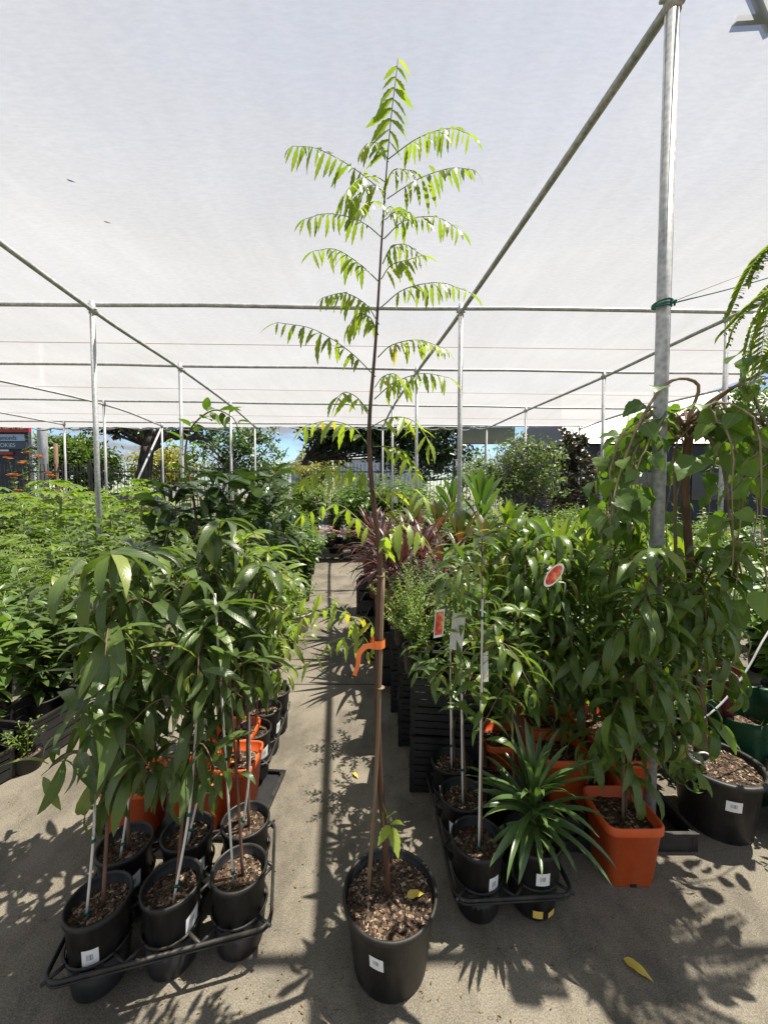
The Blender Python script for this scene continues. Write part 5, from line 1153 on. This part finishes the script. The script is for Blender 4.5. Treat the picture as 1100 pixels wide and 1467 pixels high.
tree('pale_tree', 'small pale tree behind the fence left of the white shed', [gnd(462, 30), T(462, 680, 30)], .12, [], blobs(446, 480, 655, 690, 30, 9, 1.2), 2200, .3, L['yellowtree'])
tree('round_bush', 'big rounded grey-green bush at the back of the right bank', [(3.25, 8.6, 0), (3.25, 8.6, .9)], .07, [], blobs(715, 790, 640, 705, 8.6, 16, .42, .4) + [(T(755, 665, 8.6), .8)], 3800, .11, L['greytree'], cat='bush')
tree('round_bush', 'smaller grey-green bush left of the big rounded bush', [(2.3, 8.4, 0), (2.3, 8.4, .8)], .05, [], blobs(670, 715, 668, 715, 8.4, 9, .36, .3), 1700, .1, L['greytree'], cat='bush')
tree('dark_magnolia', 'dark conical glossy tree between the rounded bush and the grey roof', [(4.72, 9.6, 0), (4.72, 9.6, 1.2), (4.72, 9.6, 2.6)], .05, [], [((4.72 + R.uniform(-.5, .5) * (3.25 - z) / 1.8, 9.6 + R.uniform(-.4, .4), z), .3 * (3.6 - z) / 1.5 + .05) for z in np.linspace(1.3, 3.1, 15)], 2000, .17, L['magnolia'], flat=1)
tree('far_tree', 'line of distant trees beyond the far buildings, right of the middle', [gnd(600, 60), T(600, 690, 60)], .3, [], blobs(570, 700, 660, 690, 60, 12, 4), 1500, .8, L['tree'], cat='trees')
tree('garden_tree', 'leafy tree rising at the far right above the mulberry canes', [gnd(1120, 12), T(1120, 640, 12)], .12, [], blobs(1040, 1180, 575, 660, 12, 14, .8), 2400, .2, L['tree'])
# small palm
t = thing('small_palm', 'small feather palm with pale fronds behind the aisle end', 'palm', (-2.55, 11.4, 0)); tm, lm, rm = MB(), MB(), MB(); tm.tube([(0, 0, 0), (0, 0, 2.0)], [.06, .045], 8)
for i in range(14):
    a = i * 2.4; d = np.array([math.cos(a), math.sin(a), 0]); P = curve([(0, 0, 2.0), d * .3 + np.array([0, 0, 2.4]), d * .75 + np.array([0, 0, 2.35 + .2 * math.sin(i)])], 8); pinnate(lm, rm, P, 16, .24, .03, .2, .6, .2, .006, True, .4, 3, 0, 'narrow')
tm.build('trunk', M['bark'], t); f = lm.build('fronds', L['yellowtree'], t); rm.build('leaf_stalk', M['green_stem'], f)

fn = thing('picket_fence', 'tall black steel picket fence running behind the nursery', 'fence', (0, 12.75, 0)); FX0, FX1 = -14.5, 3.5
x = FX0; bay = 2.4
while x < FX1:
    b = MB()
    for i in range(20): b.box((x + .06 + i * .12, 0, 1.33), (.018, .018, 2.5))
    b.build('picket_panel', M['fence'], fn, False)
    b = MB(); b.box((x, 0, 1.35), (.065, .065, 2.72)); b.build('fence_post', M['fence'], fn, False)
    x += bay
for z in (.25, 2.32):
    b = MB(); b.box(((FX0 + FX1) / 2, .022, z), (FX1 - FX0, .02, .04)); b.build('rail', M['fence'], fn, False)
b = MB(); b.tube([(0, 0, 0), (0, 0, 7)], .15, 12); t = thing('utility_pole', 'thick grey utility pole beside the pylon sign', 'pole', (-12.5, 14.2, 0)); b.build('pole_shaft', M['steel'], t)
b = MB(); b.tube([(0, 0, 0), (0, 0, 3.55)], .07, 8); b.tube([(0, 0, 2.6), (.45, 0, 2.85)], .02, 6); tag(b.build('short_post', M['bark'], None, loc=(-12.7, 15, 0)), 'short thin brown post right of the utility pole', 'post')

# pylon sign
SY = 26.0; t = thing('pylon_sign', 'tall dark pylon sign with red, pale blue and slate panels at the far left', 'sign', gnd(0, SY))
ox = t.location.x; k_ = SY / FPX
def sx(px): return (px - 550) * k_ - ox
def sz(py): return CAMH + (733.5 - py) / FPX * SY * 1.0 - SY * math.tan(PITCH) * 1.0
def panel(name, px0, px1, py0, py1, mat, y=-.16, th=.08, par=None):
    b = MB(); b.box(((sx(px0) + sx(px1)) / 2, y, (sz(py0) + sz(py1)) / 2), (sx(px1) - sx(px0), th, sz(py0) - sz(py1))); return b.build(name, M[mat], par or t, False)
b = MB(); b.box(((sx(-46) + sx(47)) / 2, 0, sz(590) / 2), (sx(47) - sx(-46), .24, sz(590))); b.build('sign_body', M['dark_wall'], t, False)
def lettering(par, txt, px0, px1, py0, py1, mat, y):
    cu = bpy.data.curves.new('lettering', 'FONT'); cu.body = txt; cu.extrude = .006; o_ = bpy.data.objects.new('tmp', cu); COL.objects.link(o_)
    dg = bpy.context.evaluated_depsgraph_get(); me = bpy.data.meshes.new_from_object(o_.evaluated_get(dg)); bpy.data.objects.remove(o_); bpy.data.curves.remove(cu)
    co = np.empty(len(me.vertices) * 3); me.vertices.foreach_get('co', co); co = co.reshape(-1, 3); lo, hi = co.min(0), co.max(0)
    W_, H_ = sx(px1) - sx(px0), sz(py0) - sz(py1)
    V = np.stack([sx(px0) + (co[:, 0] - lo[0]) / (hi[0] - lo[0]) * W_, y - co[:, 2], sz(py1) + (co[:, 1] - lo[1]) / (hi[1] - lo[1]) * H_], -1)
    me.vertices.foreach_set('co', V.ravel()); me.materials.clear(); me.materials.append(M[mat]); me.update()
    o_ = bpy.data.objects.new('lettering', me); COL.objects.link(o_); o_.parent = par; return o_
p1 = panel('sign_panel', -48, 52, 600, 621, 'red_sign', -.22, .2); lettering(p1, 'OORLAND', -6, 47, 606.5, 617, 'yellow_text', -.33)
p2 = panel('sign_panel', -44, 43, 623.5, 633, 'blue_sign'); lettering(p2, 'Diamonds', 1, 32, 625, 631.5, 'dark_text', -.21)
p3 = panel('sign_panel', -44, 46, 634, 644, 'grey_sign'); lettering(p3, 'POKIES', 5, 30, 636, 641.5, 'pale_text', -.21)
p4 = panel('sign_panel', 4, 20, 645, 647.5, 'white_paint'); p5 = panel('sign_panel', -5, 26, 648.5, 652, 'red_sign')

# parked cars beyond the fence
def car(label, X, Y, mat, rz=0):
    t = thing('parked_car', label, 'car', (X, Y, 0), rz, 'cars parked beyond the fence')
    b = MB(); n = 9; prof = [(-2.2, .45), (-2.22, .8), (-1.9, 1.02), (-1.5, 1.08), (-1.05, 1.62), (.55, 1.68), (1.35, 1.12), (2.1, .95), (2.2, .6), (2.15, .4)]
    V = [(x, s * (.88 if z < 1.1 else .70), z) for s in (-1, 1) for x, z in prof]; m = len(prof)
    b.add(V, [np.array([(i, (i + 1) % m, m + (i + 1) % m, m + i) for i in range(m)]), np.arange(m)[::-1].reshape(1, m), (np.arange(m) + m).reshape(1, m)]); b.build('body', mat, t, False)
    for s in (-1, 1):
        b = MB(); b.add([(-.95, s * .79, 1.2), (.9, s * .80, 1.2), (.5, s * .73, 1.58), (-.8, s * .73, 1.58)], np.array([(0, 1, 2, 3)])); b.build('window', M['glass'], t, False)
        for x in (-1.35, 1.4):
            a = np.linspace(0, 6.283, 20); b = MB(); b.tube([(x, s * .70, .33), (x, s * .91, .33)], .33, 20); w = b.build('wheel', M['tyre'], t); b = MB(); b.tube([(x, s * .90, .33), (x, s * .925, .33)], .2, 14); b.build('rim', M['steel'], w)
        b = MB(); b.box((-2.2, s * .6, .78), (.06, .3, .14)); b.build('headlight', M['glass'], t, False)
    return t
M['car_dark'] = plain('dark_blue_car_paint', (0.012, 0.016, 0.03), (0.016, 0.02, 0.036), 2, 0.25)
M['car_white'] = plain('white_car_paint', (0.7, 0.7, 0.7), (0.74, 0.74, 0.74), 2, 0.25)
car('dark blue parked car seen through the fence beside the broad trunk', -10.6, 16.2, M['car_dark'], .15); car('white parked car seen through the fence behind the dark blue one', -14.2, 19.5, M['car_white'], .1)

# buildings
def building(name, label, X0, X1, Y0, Y1, H_, wall, roof=None, ridge=0, gable_x=True):
    t = thing(name, label, 'building', ((X0 + X1) / 2, Y0, 0)); w, d = X1 - X0, Y1 - Y0
    b = MB(); b.box((0, d / 2, H_ / 2), (w, d, H_)); b.build('wall', M[wall], t, False)
    if roof:
        b = MB(); o_ = .35
        if gable_x: V = [(-w / 2 - o_, -o_, H_), (0, -o_, H_ + ridge), (w / 2 + o_, -o_, H_), (-w / 2 - o_, d + o_, H_), (0, d + o_, H_ + ridge), (w / 2 + o_, d + o_, H_)]
        else: V = [(-w / 2 - o_, -o_, H_), (-w / 2 + w * .12, d / 2, H_ + ridge), (-w / 2 - o_, d + o_, H_), (w / 2 + o_, -o_, H_), (w / 2 + o_, d / 2, H_ + ridge), (w / 2 + o_, d + o_, H_)]
        b.add([(x, y, z + .01) for x, y, z in V], [np.array([(0, 3, 4, 1), (1, 4, 5, 2)]) if gable_x else np.array([(0, 3, 4, 1), (1, 4, 5, 2)])]); b.build('roof', M[roof], t, False)
        for tri in ((0, 1, 2), (3, 4, 5)):
            b = MB(); b.add([(x * (.965 if gable_x else 1), y, z) for x, y, z in (V[i] for i in tri)], np.array([(0, 1, 2)])); b.build('gable', M[wall], t, False)
    return t
t = building('long_white_building', 'long low white building behind the fence, right of the thin trunk', -5.2, 4.0, 40, 48, 5.3, 'white_paint', 'roof', .8, False)
building('gabled_shed', 'pale blue-grey gabled shed far behind the fence', -11.0, -8.6, 46, 52, 4.6, 'grey_paint', 'roof', 2.0)
t = building('dark_building', 'charcoal-walled building with a large pale corrugated roof at the far right', 9.2, 26, 19.5, 30, 4.1, 'dark_wall', 'roof', 4.0, False)
for k in range(3): b = MB(); b.box((-5 + 4 * k, -.03, 2.0), (2.2, .06, 1.4)); b.build('window', M['glass'], t, False)
t = thing('awning_board', 'flat pale olive board with a red-brown lower edge hung below the back roof edge', 'board', (3.32, 12.62, 0)); b = MB(); b.box((0, 0, 3.50), (1.85, .05, .52)); b.build('panel_face', M['olive_panel'], t, False); b = MB(); b.box((0, 0, 3.226), (1.87, .07, .025)); b.build('lower_edge', M['red_trim'], t, False)
for sx_ in (-.86, .0, .86): b = MB(); b.box((sx_, .06, 1.9), (.06, .06, 3.8)); b.build('support', M['steel'], t, False)

for o in [o for o in S.objects if o.get('label') == 'x']:  # kinds that found no place
    for c in list(o.children_recursive) + [o]: bpy.data.objects.remove(c)
print('objects', len(S.objects), 'polys', sum(len(o.data.polygons) for o in S.objects if o.type == 'MESH'))
